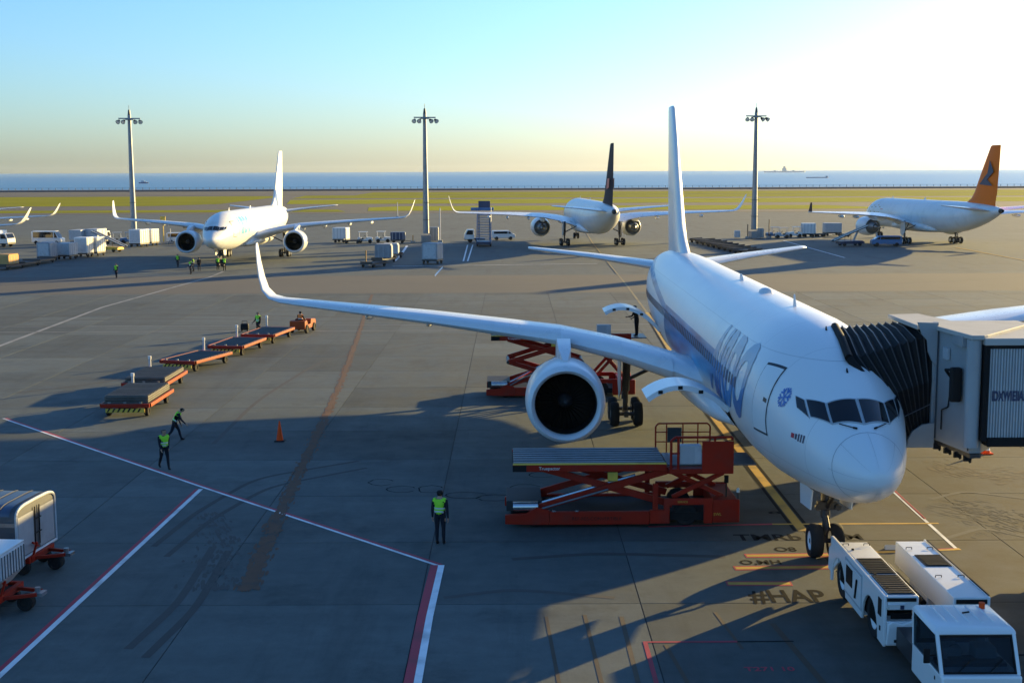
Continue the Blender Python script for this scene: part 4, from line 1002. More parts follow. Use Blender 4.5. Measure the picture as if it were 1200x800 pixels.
q_ = MB(); q_.lathe([(-.015, .18), (.015, .18)], c=(0, 0, 0), axis='Y', n=18); q_.v = [(x + 10.1, y + 28.75, z + 1.42) for x, y, z in q_.v]; tw(q_).build('steering_wheel', 'black', cab_l)
for (xa, xb) in ((9.66, 10.02), (10.42, 10.8)):  # pale panels added behind the glass in place of its grid reflections
    q_ = MB(); q_.span(xa, xb, 29.84, 29.87, 1.35, 1.9); tw(q_).build('reflection_panel', 'mesh_white', cab_l, smooth=0)
for x in (9.6, 11.0):
    q_ = MB(); q_.span(x, x + .2, 27.735, 27.76, .72, .86); tw(q_).build('head_lamp', 'lamp_glass', cab_l, smooth=0, bevel=.01)
q_ = MB(); q_.tube((11.0, 29.6, 2.16), (11.0, 29.6, 2.30), .07, n=12); tw(q_).build('beacon', 'cone_orange', rf)
q_ = MB(); q_.span(9.47, 9.475, 32.7, 34.1, 1.30, 1.34); tw(q_).build('side_seam', 'rubber_seal', left_b, smooth=0)
for y in (32.75, 33.9, 36.2):
    q_ = MB(); q_.tube((9.70, y, 1.62), (9.70, y, 1.66), .04, n=10); tw(q_).build('filler_cap', 'black', left_b)
for (x, y) in ((9.60, 36.6), (10.2, 36.6), (11.3, 36.2), (11.9, 36.2), (11.3, 33.6), (11.9, 33.6)):
    q_ = MB(); q_.path([(x - .08, y, 1.63), (x - .08, y, 1.69), (x + .08, y, 1.69), (x + .08, y, 1.63)], .012, n=5); tw(q_).build('lifting_eye', 'dark_metal', right_b if x > 11 else left_b)
q_ = MB(); q_.span(9.49, 9.505, 28.2, 28.26, .98, 1.06); tw(q_).build('door_handle', 'black', cab_l, smooth=0)
q_ = MB(); q_.box((10.0, 28.9, 1.25), (.5, .5, .6)); q_.box((10.8, 28.9, 1.25), (.5, .5, .6)); tag(tw(q_).build('seat', 'mesh_white', cab_l, smooth=0, bevel=.05), kind='stuff')

# ------------------------------------------------------------------ wheels for carts
def small_wheel(nm, rad, w):
    t_ = MB(); t_.lathe([(-w * .35, rad * .5), (-w * .5, rad * .62), (-w * .5, rad * .88), (-w * .35, rad), (w * .35, rad), (w * .5, rad * .88), (w * .5, rad * .62), (w * .35, rad * .5)], axis='X', n=16, cap0=True, cap1=True)
    return t_.mesh(nm, 'tyre')
SW = small_wheel('wheel', .24, .16); SWY = MB().lathe([(-.08, .12), (-.10, .14), (-.10, .21), (-.07, .24), (.07, .24), (.10, .21), (.10, .14), (.08, .12)], axis='Y', n=14, cap0=True, cap1=True).mesh('wheel', 'tyre')
HUB = MB().lathe([(-.085, .02), (-.085, .11), (.085, .11), (.085, .02)], axis='X', n=12, cap0=True, cap1=True).mesh('hub', 'wing_grey')
ROLL = MB().tube((-1.12, 0, 0), (1.12, 0, 0), .065, n=8).mesh('roller', 'deck_worn')

# ------------------------------------------------------------------ orange pallet dollies in a train
def make_dolly(label, loc, rz):
    t = thing('pallet_dolly', label, 'dolly', loc, rz, 'pallet dollies coupled in a train')
    L, W = 4.8, 2.5
    f = MB(); 
    f.span(-W / 2, W / 2, -L / 2, -L / 2 + .12, .50, .70); f.span(-W / 2, W / 2, L / 2 - .12, L / 2, .50, .70)
    fr = f.build('end_beam', 'red', t, smooth=0, bevel=.015)
    fr_kind = tag(fr, kind='stuff')
    for x in (-1, 1):
        s_ = MB(); s_.span(x * W / 2 - .07, x * W / 2 + .07, -L / 2 + .125, L / 2 - .125, .53, .71); s_.build('side_beam', 'orange', t, smooth=0, bevel=.015)
    for x in (-.45, .45):
        s_ = MB(); s_.span(x - .06, x + .06, -L / 2 + .13, L / 2 - .13, .46, .56); s_.build('centre_beam', 'red', t, smooth=0)
    dk = MB(); dk.span(-W / 2 + .08, W / 2 - .08, -L / 2 + .13, L / 2 - .13, .565, .60); deck = dk.build('deck', 'deck_dark', t, smooth=0)
    for i in range(20): link('roller', ROLL, deck, (0, -L / 2 + .28 + i * (L - .56) / 19, .655))
    for y in (-L / 2 + .55, L / 2 - .55):
        ax = MB(); ax.tube((-.95, y, .26), (.95, y, .26), .045); ax.span(-.5, .5, y - .06, y + .06, .3, .46); a_ = ax.build('axle', 'dark_metal', t)
        for x in (-.98, .98):
            w = link('wheel', SW, a_, (x, y, .24)); w.scale = (1.2, 1, 1)
    tb = MB(); tb.bar((0, L / 2 - .2, .38), (0, L / 2 + 1.25, .42), .10, .08); tb.tube((0, L / 2 + 1.25, .36), (0, L / 2 + 1.25, .50), .09); tb.build('tow_bar', 'dark_metal', t)
    hz = MB()
    for i in range(7): hz.add([(-.95 + i * .26, -L / 2 + .02, .28), (-.85 + i * .26, -L / 2 + .02, .28), (-.73 + i * .26, -L / 2 + .02, .46), (-.83 + i * .26, -L / 2 + .02, .46)], [(0, 1, 2, 3)])
    skirt = MB(); skirt.span(-1.0, 1.0, -L / 2 + .025, -L / 2 + .05, .26, .455); sk = skirt.build('skirt', 'yellow', t, smooth=0)
    tag(hz.build('hazard_stripe', 'black', sk, smooth=0), kind='stuff')
    ps = MB(); ps.tube((-1.02, L / 2 + .25, .35), (-1.02, L / 2 + .25, 1.35), .075, n=10); ps.bar((-1.02, L / 2 - .1, .5), (-1.02, L / 2 + .3, .5), .1, .08); po = ps.build('stop_post', 'mesh_white', t)
    cpn = MB(); cpn.tube((-1.02, L / 2 + .25, 1.35), (-1.02, L / 2 + .25, 1.52), .10, n=10); cpn.build('post_cap', 'far_white', po)
    for x in (-.8, 0, .8):
        st = MB(); st.box((x, -L / 2 + .06, .76), (.14, .06, .08)); st.build('pallet_stop', 'steel', t, smooth=0)
    return t
spots = [(148, 492, 0.0), (172, 465, 1.0), (212, 436, -16), (262, 417, -9), (298, 405, -9)]
LAB = ['orange pallet dolly nearest the camera, last of the coupled train', 'orange pallet dolly second from the near end of the train', 'orange pallet dolly in the middle of the train, two dollies before it and two behind',
       'orange pallet dolly fourth from the near end, just nearer than the leading dolly', 'orange pallet dolly coupled directly behind the tow tractor']
# near-edge centres measured along the train
near = [(-19.75, 65.6, 0), (-20.65, 72.3, 0), (-21.0, 81.0, -17), (-19.5, 88.0, -8.5), (-18.5, 94.2, -8.5)]
d0 = None
for (x, y, a_), lb in zip(near, LAB):
    ang = R(a_); c = (x - math.sin(ang) * 2.4, y + math.cos(ang) * 2.4, 0)
    if d0 is None: d0 = make_dolly(lb, c, ang)
    else: dup(d0, c, ang, lb)

for (x, y, a_), n_, lb in ((near[0], 3, 'stack of dark ridged pallets on the nearest pallet dolly'), (near[1], 2, 'stack of dark ridged pallets on the second pallet dolly')):
    t = thing('pallet_stack', lb, 'pallet stack', (x, y + 2.4, .725), R(a_), 'dark pallet stacks on the dollies')
    for k in range(n_):
        b_ = MB(); b_.span(-1.13, 1.13, -2.1, 2.1, k * .11 + .005, k * .11 + .085); pl_ = b_.build('pallet', 'deck_worn', t, smooth=0, bevel=.012)
        MB().span(-1.05, 1.05, -2.0, 2.0, k * .11 - .02 if k else 0, k * .11 + .0045).build('spacer', 'black', pl_, smooth=0)
    for k in range(15):
        MB().bar((-1.1, -1.95 + k * .278, n_ * .11 + .0), (1.1, -1.95 + k * .278, n_ * .11 + .0), .09, .07).build('slat', 'deck_worn', t, smooth=0, bevel=.01)

# ------------------------------------------------------------------ people
def person(label, loc, rz, lean=0, turn=0, la=(8, 10), ra=(-8, 10), ll=(0, 0), rl=(0, 0), h=1.76, vest='hivis', seat=False, out=(6, 6), group='ground crew in dark clothes and bright vests', sub=2, head_dn=0):
    """Joint angles in degrees: arms (swing forward, elbow bend), legs (thigh forward, knee bend); the figure faces +Y."""
    V, E, Rr = [], [], []
    def add(p, r, par=None):
        V.append(Vector(p)); k_ = 1.0 if (r if not isinstance(r, tuple) else r[0]) < .03 else 1.13
        Rr.append(tuple(x * k_ for x in (r if isinstance(r, tuple) else (r, r))))
        if par is not None: E.append((par, len(V) - 1))
        return len(V) - 1
    def rx(v, a_): return Matrix.Rotation(R(a_), 3, 'X') @ Vector(v)
    tagz = []
    pel = Vector((0, 0, .93)); U = lambda v: pel + rx(v, -lean)
    root = add(pel, (.155, .115)); tagz.append((pel, 'leg'))
    wa = add(U((0, 0, .16)), (.15, .105), root); ch = add(U((0, .0, .36)), (.175, .12), wa); ut = add(U((0, -.01, .47)), (.14, .09), ch)
    nk = add(U((0, 0, .56)), .056, ut); hb = U((0, .015, .62)); Hd = lambda v: hb + rx(v, -lean * .6 - head_dn)
    h0 = add(hb, .07, nk); h1 = add(Hd((0, .02, .08)), (.083, .098), h0); h2 = add(Hd((0, .005, .155)), (.078, .088), h1)
    add(Hd((0, .125, .075)), .014, h1)
    for sx in (-1, 1): add(Hd((sx * .09, .0, .075)), .014, h1)
    for sx, (sw, be), o_ in ((-1, la, out[0]), (1, ra, out[1])):
        sh = U((sx * .20, -.01, .45)); a = add(sh, .068, ut)
        def ar(v): return rx(Matrix.Rotation(R(sx * -o_), 3, 'Y') @ Vector(v), sw - lean * .4)
        el = sh + ar((0, 0, -.29)); b = add((sh + el) / 2, .056, a); b = add(el, .046, b)
        def fr(v): return rx(Matrix.Rotation(R(sx * -o_ * .4), 3, 'Y') @ Vector(v), sw + be - lean * .4)
        wr = el + fr((0, 0, -.255)); c = add((el + wr) / 2, .041, b); c = add(wr, .028, c); pm = wr + fr((0, .005, -.06)); d = add(pm, (.020, .036), c)
        for k_, (oy, ln) in enumerate(((.030, .075), (.010, .088), (-.010, .082), (-.028, .064))):
            f1 = pm + fr((-sx * .002, oy, -.04)); f2 = f1 + fr((-sx * .008, oy * .1, -ln * .55)); f3 = f2 + fr((-sx * .02, 0, -ln * .45))
            q = add(f1, .0095, d); q = add(f2, .0088, q); add(f3, .007, q)
        t1 = wr + fr((-sx * .012, .038, -.045)); t2 = t1 + fr((-sx * .01, .022, -.045)); q = add(t1, .011, d); add(t2, .009, q)
        for p_, nm in ((sh, 'arm'), ((sh + el) / 2, 'arm'), (el, 'arm'), ((el + wr) / 2, 'arm'), (wr + fr((0, 0, .03)), 'arm'), (pm, 'hand'), (pm + fr((0, 0, -.08)), 'hand'), (t2, 'hand')): tagz.append((p_, nm))
    feet = []
    for sx, (th, kn) in ((-1, ll), (1, rl)):
        hp = pel + Vector((sx * .095, 0, -.03)); a = add(hp, (.098, .105), root)
        kv = hp + rx((sx * .01, 0, -.43), th); b = add((hp + kv) / 2, .080, a); b = add(kv, .058, b)
        av = kv + rx((0, 0, -.41), th - kn); c = add((kv + av) / 2 + rx((0, -.012, 0), th - kn), .056, b); c = add(av, .042, c)
        fa = (th - kn) * (.5 if not seat else 0); d = add(av + rx((0, .02, -.05), fa), (.042, .036), c); tp = av + rx((0, .16, -.062), fa); add(tp, (.040, .026), d); e = add(av + rx((0, -.05, -.06), fa), .034, d)
        for p_, nm in ((hp, 'leg'), ((hp + kv) / 2, 'leg'), (kv, 'leg'), ((kv + av) / 2, 'leg'), (av + rx((0, 0, .06), th - kn), 'leg'), (av + rx((0, .0, -.05), fa), 'shoe'), (tp, 'shoe')): tagz.append((p_, nm))
        feet.append(min(av.z - .09, tp.z - .03))
    for v_, nm in ((U((0, 0, .10)), 'torso'), (U((.08, 0, .2)), 'torso'), (U((-.08, 0, .2)), 'torso'), (U((0, 0, .30)), 'torso'), (U((.1, 0, .40)), 'torso'), (U((-.1, 0, .40)), 'torso'), (U((0, 0, .48)), 'torso'), (U((0, 0, .57)), 'neck'), (hb, 'head'), (Hd((0, .02, .08)), 'head'), (Hd((0, 0, .16)), 'head')): tagz.append((v_, nm))
    me = bpy.data.meshes.new('tmp'); me.from_pydata(V, E, []); o = bpy.data.objects.new('tmp', me); col.objects.link(o)
    sk = o.modifiers.new('s', 'SKIN'); sk.use_smooth_shade = True
    for i, sv in enumerate(me.skin_vertices[0].data): sv.radius = Rr[i]; sv.use_root = (i == 0)
    ss = o.modifiers.new('u', 'SUBSURF'); ss.levels = sub; ss.render_levels = sub
    dg = bpy.context.evaluated_depsgraph_get(); bme = bpy.data.meshes.new_from_object(o.evaluated_get(dg)); bpy.data.objects.remove(o); bpy.data.meshes.remove(me)
    dz = -min(v.co.z for v in bme.vertices) if not seat else 0
    k = h / 1.76
    names = ['torso', 'arm', 'hand', 'leg', 'shoe', 'neck', 'head']; ms = ['jacket', 'jacket', 'skin', 'trousers', 'black', 'skin', 'skin']
    bme.materials.clear()
    for m_ in ms: bme.materials.append(M[m_])
    cls = []
    for p in bme.polygons:
        c = p.center; nm = min(tagz, key=lambda q: (q[0] - c).length_squared)[1]; p.material_index = names.index(nm); cls.append(nm)
    for p in bme.polygons: p.use_smooth = True
    bme.name = 'person'
    t = bpy.data.objects.new('person', bme); col.objects.link(t); t.location = (loc[0], loc[1], loc[2] + dz * k); t.rotation_euler = (0, 0, rz); t.scale = (k, k, k)
    tag(t, label, 'person', group)
    def shell(name, test, off, mats, mid=lambda c: 0):
        vs, fs, mi = [], [], []; mp = {}
        for p, cl in zip(bme.polygons, cls):
            if test(p.center, cl):
                f = []
                for vi in p.vertices:
                    if vi not in mp: mp[vi] = len(vs); vs.append(bme.vertices[vi].co + bme.vertices[vi].normal * off)
                    f.append(mp[vi])
                fs.append(f); mi.append(mid(p.center))
        if not fs: return
        m2 = bpy.data.meshes.new(name); m2.from_pydata(vs, [], fs)
        for m_ in mats: m2.materials.append(M[m_])
        m2.polygons.foreach_set('material_index', mi)
        for p in m2.polygons: p.use_smooth = True
        s_ = bpy.data.objects.new(name, m2); col.objects.link(s_); s_.parent = t
        so = s_.modifiers.new('thick', 'SOLIDIFY'); so.thickness = .012; so.offset = -1
    inv = lambda c: (Matrix.Rotation(R(lean), 3, 'X') @ (c - pel))
    if vest:
        def band(c):
            z = inv(c).z
            return 1 if (.10 < z < .15 or .20 < z < .245) else 0
        shell('vest', lambda c, cl: cl == 'torso' and .02 < inv(c).z < .52 or (cl == 'arm' and inv(c).z > .44 and abs(inv(c).x) < .2), .022, [vest, 'reflective'], band)
    hinv = lambda c: (Matrix.Rotation(R(lean * .6 + head_dn), 3, 'X') @ (c - hb))
    shell('hair', lambda c, cl: cl == 'head' and (hinv(c).z > .14 or (hinv(c).y < .015 and hinv(c).z > .01)), .012, ['hair'])
    return t
p = G(516, 637)
person('person in a bright vest standing alone on shaded concrete, seen from behind', p, R(-12), la=(2, 8), ra=(-6, 14), ll=(1, 2), rl=(3, 2), h=1.85, out=(9, 9))
p = G(193, 549)
person('person in a bright vest walking beside the white and red line', p, R(215), lean=4, la=(-20, 18), ra=(22, 25), ll=(18, 6), rl=(-14, 22), h=1.74)
p = G(205, 516)
person('person bent forward walking behind another, dark bag on the back', p, R(-75), lean=30, la=(10, 20), ra=(35, 20), ll=(28, 14), rl=(-20, 22), h=1.72, head_dn=25)
p = G(303, 392.5)
person('person in a bright vest standing behind the leading dollies', p, R(150), la=(5, 10), ra=(15, 45), h=1.78)
pt = G(355, 388.5)
TR = thing('tow_tractor', 'small tow tractor at the head of the dolly train', 'tow tractor', (pt.x, pt.y, 0), R(-10))
def make_tractor(t, m1='orange', m2='far_white', canopy=False):
    b_ = MB(); b_.prism([(-1.3, .32), (-1.3, .95), (-.75, 1.0), (-.55, .62), (.1, .62), (.2, 1.02), (1.25, .92), (1.35, .75), (1.35, .32)], 'X', -.62, .62); b0 = b_.build('body', m1, t, smooth=20, bevel=.03)
    s_ = MB(); s_.span(-.5, .5, -.72, -.25, .63, .82); s_.span(-.35, .35, -.82, -.72, .80, 1.08); s_.build('seat', 'black', t, smooth=0, bevel=.04)
    q = MB(); q.tube((-.2, .25, .95), (-.2, -.05, 1.22), .025); q.lathe([(-.02, .17), (.02, .17)], c=(-.2, -.06, 1.24), axis='Z', n=16); q.build('steering_wheel', 'black', t)
    g_ = MB(); g_.span(-.45, .45, 1.34, 1.37, .45, .8); g_.build('grille', 'black', b0, smooth=0)
    for x in (-.45, .45): MB().lathe([(1.36, .07), (1.39, .06)], c=(x, 0, .84), n=10, cap1=True, cap0=True).build('head_lamp', 'lamp_glass', b0)
    if canopy:
        q = MB(); 
        for x in (-.55, .55):
            for y in (-1.0, .3): q.tube((x, y, .9), (x, y, 1.9), .03)
        q.span(-.65, .65, -1.15, .5, 1.9, 1.96); q.build('canopy', m2, t, smooth=0)
    for y in (-.85, .85):
        for x in (-.6, .6):
            w = link('wheel', SW, t, (x, y, .33)); w.scale = (1.3, 1.38, 1.38)
    return t
make_tractor(TR)
person('person in an orange and green vest sitting on the tow tractor', (pt.x - .08, pt.y - .55, -.08), R(-10), la=(35, 35), ra=(40, 30), ll=(80, 75), rl=(80, 75), h=1.78, vest='hivis_orange', seat=True)
sp_ = G(287, 388)
g_ = thing('suitcase', 'dark suitcase standing near the person by the dollies', 'suitcase', (sp_.x, sp_.y, 0))
b_ = MB(); b_.span(-.33, .33, -.16, .16, .08, .62); b_.build('case', 'black', g_, smooth=0, bevel=.12); b_ = MB(); b_.path([(-.2, 0, .62), (-.2, 0, .80), (.2, 0, .80), (.2, 0, .62)], .025); b_.build('handle', 'dark_metal', g_)
for x in (-.22, .22): MB().tube((x, -.1, .06), (x, .1, .06), .06, n=10).build('caster', 'black', g_)

# ------------------------------------------------------------------ cones and chocks
def cone(label, loc, hgt=.9, striped=False):
    t = thing('traffic_cone', label, 'traffic cone', loc, 0, 'traffic cones')
    b_ = MB(); b_.span(-.23, .23, -.23, .23, 0, .05); b_.build('base', 'black' if not striped else 'cone_orange', t, smooth=0, bevel=.015)
    n = 5; r0, r1 = .165, .03
    c = MB(); c.lathe([(.05, r0), (.05 + hgt, r1), (.07 + hgt, .015)], axis='Z', n=20, cap1=True); cb_ = c.build('cone_body', 'cone_orange', t, smooth=50)
    for i in (range(1, n, 2) if striped else ()):
        z0, z1 = .05 + hgt * i / n, .05 + hgt * (i + 1) / n; ra = r0 + (r1 - r0) * i / n + .003; rb = r0 + (r1 - r0) * (i + 1) / n + .003
        MB().lathe([(z0, ra), (z1, rb)], axis='Z', n=20).build('reflective_band', 'far_white', cb_, smooth=50)
    return t
p = G(328, 516.5); cone('plain orange traffic cone on the shaded concrete left of the engine', (p.x, p.y, 0), .88)
p = G(1156, 531); cone('striped orange and white traffic cone beneath the boarding bridge', (p.x, p.y, 0), .52, True)
p = G(1049, 643); ch = thing('wheel_chock', 'pale wheel chock lying on the yellow line beyond the tractor', 'chock', (p.x, p.y, 0), 0)
b_ = MB(); b_.prism([(-.09, 0), (.09, 0), (0, .15)], 'X', -.35, .35); b_.build('chock_body', 'mesh_white', ch, smooth=0, bevel=.01); b_ = MB(); b_.path([(.35, 0, .08), (.5, .04, .02), (.62, -.03, .015)], .012); b_.build('rope', 'dark_metal', ch)

# ------------------------------------------------------------------ cargo loaders
def loader(label, loc, rz, hz, bz, rails=True):
    t = thing('cargo_loader', label, 'cargo loader', loc, rz, 'red scissor cargo loaders beside the near airliner')
    W = 2.7
    # chassis with the wheel recess, local x along the loader from its outer end, y away from the camera
    for y0, y1 in ((0, .16), (W - .16, W)):
        b_ = MB(); b_.span(1.55, 5.05, y0, y1, .12, .58); b_.build('side_rail', 'red', t, smooth=0, bevel=.02)
        b_ = MB(); b_.prism([(.0, .15), (1.0, .12), (1.545, .12), (1.545, .62), (1.1, .75), (.75, .52), (.0, .48)], 'Y', y0, y1); b_.build('end_plate', 'red', t, smooth=0, bevel=.02)
        b_ = MB(); b_.prism([(5.06, .14), (5.75, .14), (5.75, .80), (6.95, .80), (6.95, .14), (7.25, .14), (7.25, 1.02), (5.55, 1.02), (5.55, .62), (5.06, .62)], 'Y', y0, y1); b_.build('wheel_frame', 'red', t, smooth=0, bevel=.02)
        b_ = MB(); b_.span(7.255, 8.2, y0, y1, .16, .98); e_ = b_.build('drive_housing', 'red', t, smooth=0, bevel=.04)
        b_ = MB(); b_.span(5.16, 5.34, y0 + .01, y1 - .01, .63, 1.55); b_.build('upright', 'red', t, smooth=0, bevel=.015)
    b_ = MB(); b_.span(.2, 8.0, .17, W - .17, .22, .50); b_.build('chassis', 'black', t, smooth=0)
    b_ = MB(); b_.span(7.3, 8.15, .18, W - .18, .5, .95); b_.build('engine_cover', 'red', t, smooth=0, bevel=.03)
    b_ = MB(); b_.tube((.28, .25, .72), (1.15, .25, .72), .17, n=14); b_.build('hydraulic_tank', 'bare_metal', t)
    b_ = MB(); b_.span(.05, 1.3, .5, W - .2, .5, .86); b_.build('control_cabinet', 'deck_dark', t, smooth=0, bevel=.02)
    for x in (6.35,):
        for y in (.35, W - .35):
            w = link('wheel', SWY, t, (x, y, .42)); w.scale = (1.75, 1.6, 1.75)
    for x in (1.05,):
        for y in (.3, W - .3): w = link('wheel', SWY, t, (x, y, .24))
    # scissor arms
    def arm(x0, z0, x1, z1, y, w=.24, m_='red'):
        b_ = MB(); b_.bar((x0, y, z0), (x1, y, z1), .12, w); return b_.build('scissor_arm', m_, t, smooth=0, bevel=.015)
    zt = hz - .22
    if hz < 3:
        for y in (.30, W - .30): arm(1.2, .68, 5.9, zt, y)
        for y in (.46, W - .46): arm(1.35, zt, 5.9, .72, y)
    else:
        zm = (zt + .7) / 2
        for y in (.30, W - .30): arm(1.2, .68, 5.3, zm, y); arm(1.2, zm, 5.3, zt, y)
        for y in (.46, W - .46): arm(1.2, zm, 5.3, .68, y); arm(1.2, zt, 5.3, zm, y)
        for x in (1.2, 5.3):
            b_ = MB(); b_.tube((x, .2, zm), (x, W - .2, zm), .09); b_.build('pivot_shaft', 'dark_metal', t)
    b_ = MB(); b_.tube((1.3, .60, .78), (4.6, .60, .78 + (zt - .7) * .72), .06); b_.build('hydraulic_ram', 'bare_metal', t)
    b_ = MB(); b_.tube((1.3, .05, .70), (3.6, .05, .70 + (zt - .7) * .50), .035); b_.build('hand_pipe', 'deck_rail', t)
    # main platform with rails and rollers
    b_ = MB(); b_.span(.27, 5.62, 0, .14, hz - .24, hz); sb = b_.build('platform_side', 'red', t, smooth=0, bevel=.015)
    b_ = MB(); b_.span(.27, 5.62, W - .14, W, hz - .24, hz); b_.build('platform_side', 'red', t, smooth=0, bevel=.015)
    b_ = MB(); b_.span(.27, .75, -.012, -.002, hz - .23, hz - .01); b_.build('end_panel', 'black', sb, smooth=0)
    vs, fs = text_pts('Truepactor', .16); b_ = MB(); b_.add([(1.55 + p.x, -.016, hz - .17 + p.y) for p in vs], fs); b_.build('side_lettering', 'far_white', sb, smooth=0)
    b_ = MB(); b_.span(.27, 5.62, .14, W - .14, hz - .16, hz - .08); dk = b_.build('platform_deck', 'black', t, smooth=0)
    b_ = MB(); b_.span(.28, 5.62, .0, .10, hz + .002, hz + .05); b_.build('edge_strip', 'yellow', dk, smooth=0)
    for i in range(7):
        y = .24 + i * (W - .48) / 6
        b_ = MB(); b_.span(.30, 5.60, y - .07, y + .07, hz - .078, hz + .07); b_.build('guide_rail', 'deck_rail', dk, smooth=0, bevel=.02)
    for i in range(18): 
        b_ = MB() if i == 0 else None
        if i == 0: b_.tube((0, .16, 0), (0, W - .16, 0), .04, n=8); rm = b_.mesh('roller', 'steel')
        link('roller', rm, dk, (.45 + i * .3, 0, hz - .02))
    b_ = MB(); b_.box((3.75, .02, hz - .42), (.34, .12, .3)); b_.build('junction_box', 'yellow', t, smooth=0, bevel=.01)
    # bridge platform with rails at the aircraft end
    bx0, bx1 = 5.72, 7.95
    for y in (.55, W - .55):
        arm(5.9, .95, 7.7, bz - .25, y, .16); arm(7.7, .95, 5.9, bz - .25, y + .14, .16)
    b_ = MB(); b_.span(bx0, bx1, 0, W, bz - .18, bz); pl = b_.build('bridge_platform', 'red', t, smooth=0, bevel=.02)
    b_ = MB(); b_.span(bx0, bx1 + .9, .5, W - .3, bz + .002, bz + .06); b_.build('bridge_deck', 'deck_rail', pl, smooth=0)
    gt = .98 if rails else .35
    b_ = MB(); b_.span(6.85, bx1, -.05, 0, bz - .16, bz + gt); b_.build('guard_panel', 'red', pl, smooth=0, bevel=.015)
    b_ = MB(); b_.span(6.08, 6.84, .02, .40, bz + .16, bz + .82); cbx = b_.build('control_box', 'frame_grey', pl, smooth=0, bevel=.02)
    b_ = MB(); b_.span(6.6, 6.83, .0, .018, bz + .2, bz + .78); b_.build('box_lid', 'mesh_white', cbx, smooth=0)
    def rail(pts, r_=.032):
        b_ = MB(); b_.path(pts, r_, n=6); return b_.build('rail', 'red', pl)
    if not rails: return t
    rail([(5.78, .02, bz), (5.78, .02, bz + 1.0), (5.92, .02, bz + 1.12), (7.9, .02, bz + 1.12), (7.9, .02, bz + 1.0)], .045)
    rail([(6.03, .02, bz), (6.03, .02, bz + 1.1)], .045); rail([(5.78, .02, bz + .55), (6.08, .02, bz + .55)])
    rail([(7.30, .02, bz + .98), (7.30, .02, bz + 1.12)], .04)
    yb = W - .05
    rail([(5.55, yb, bz), (5.55, yb, bz + 1.0), (5.65, yb, bz + 1.1), (7.45, yb, bz + 1.1), (7.55, yb, bz + 1.0), (7.55, yb, bz)])
    rail([(5.55, yb, bz + .78), (7.55, yb, bz + .78)], .022); rail([(5.55, yb, bz + .42), (7.55, yb, bz + .42)], .022)
    for x in (5.95, 6.55, 7.1): rail([(x, yb, bz), (x, yb, bz + 1.1)], .025)
    b_ = MB(); b_.span(5.98, 6.5, yb - .03, yb + .0, bz + .40, bz + .95); b_.build('mesh_panel', 'deck_dark', pl, smooth=0)
    # beacons, lettering
    b_ = MB(); b_.tube((8.15, .1, .98), (8.15, .1, 1.22), .03); bp = b_.build('beacon_post', 'dark_metal', t); MB().lathe([(1.22, .06), (1.34, .06), (1.38, .02)], c=(8.15, .1, 0), axis='Z', n=10, cap1=True).build('beacon', 'lamp_glass', bp)
    b_ = MB(); b_.tube((7.8, .5, .96), (7.8, .5, 1.5), .025); b_.box((7.8, .5, 1.6), (.14, .1, .26)); b_.build('mirror', 'black', t)
    for (tx, x, z, sz, m_) in (('SWL', 7.42, .42, .14, 'yellow'), ('SERVICE', 6.2, .88, .10, 'yellow')):
        vs, fs = text_pts(tx, sz); b_ = MB(); b_.add([(x + p.x, -.006, z + p.y) for p in vs], fs); b_.build('side_lettering', m_, t, smooth=0)
    vs, fs = text_pts('REF-RES-CONVERTIBLE', .17); b_ = MB(); b_.add([(3.2 + p.x, -.006, .28 + p.y) for p in vs], fs); b_.build('side_lettering', 'black', t, smooth=0)
    for x in (1.7, 2.5):
        b_ = MB(); b_.box((x, -.01, .62), (.12, .05, .05)); b_.build('clamp', 'bare_metal', t, smooth=0)
    return t
q = G(592, 619); loader('red scissor cargo loader in the foreground below the near engine', (q.x, q.y, 0), R(0.5), 2.25, 2.08)
q = G(570, 466.5); loader('red scissor cargo loader behind the wing with its platform raised high', (q.x, q.y, 0), R(0.5), 3.42, 3.2, False)
person('person in dark clothes standing on the raised rear loader platform', (q.x + 8.35, q.y + 1.2, 3.27), R(60), la=(30, 50), ra=(20, 40), h=1.72, vest=None, lean=8)

# ------------------------------------------------------------------ container dollies, lower left
def uld_dolly(label, loc, rz):
    t = thing('container_dolly', label, 'dolly', loc, rz, 'container dollies at the lower left')
    b_ = MB(); b_.span(-1.7, 1.5, -.85, -.72, .40, .58); b_.span(-1.7, 1.5, .72, .85, .40, .58); b_.span(1.38, 1.52, -.72, .72, .40, .58); b_.span(-1.7, -1.56, -.72, .72, .40, .58); b_.build('frame', 'red', t, smooth=0)
    d_ = MB(); d_.span(-1.56, 1.38, -.72, .72, .44, .50); d_.build('deck', 'deck_dark', t, smooth=0)
    for y in (-.5, .5):
        e = MB(); e.bar((1.4, y, .48), (2.35, y * .35, .52), .09, .10); e.build('draw_frame', 'red', t, smooth=0, bevel=.01)
    e = MB(); e.tube((2.3, 0, .42), (2.3, 0, .68), .08, n=10); e.box((2.35, 0, .5), (.3, .36, .1)); e.build('tow_hitch', 'steel', t)
    e = MB(); e.bar((1.45, -.5, .55), (1.6, -.5, 1.0), .06, .06); e.bar((1.45, -.5, .98), (1.45, -.1, .75), .05, .05); e.build('brake_lever', 'red', t, smooth=0)
    for x in (-1.1, 1.2):
        for y in (-.7, .7): w = link('wheel', SWY, t, (x, y, .24))
    for x in (1.95,):
        w = link('wheel', SWY, t, (x, 0, .24)); w.scale = (1, 1.6, 1)
    return t
ua = Vector((-16.35, 40.2, 0)); uld_dolly('container dolly carrying the round topped container, its hitch towards the red line', ua, R(-6))
ub = Vector((-15.85, 36.2, 0)); uld_dolly('container dolly at the left edge carrying the mesh sided container', ub, R(-4))
ca = thing('cargo_container', 'round topped cargo container with dark windowed cover on a dolly, lower left', 'cargo container', (ua.x, ua.y, .585), R(-6))
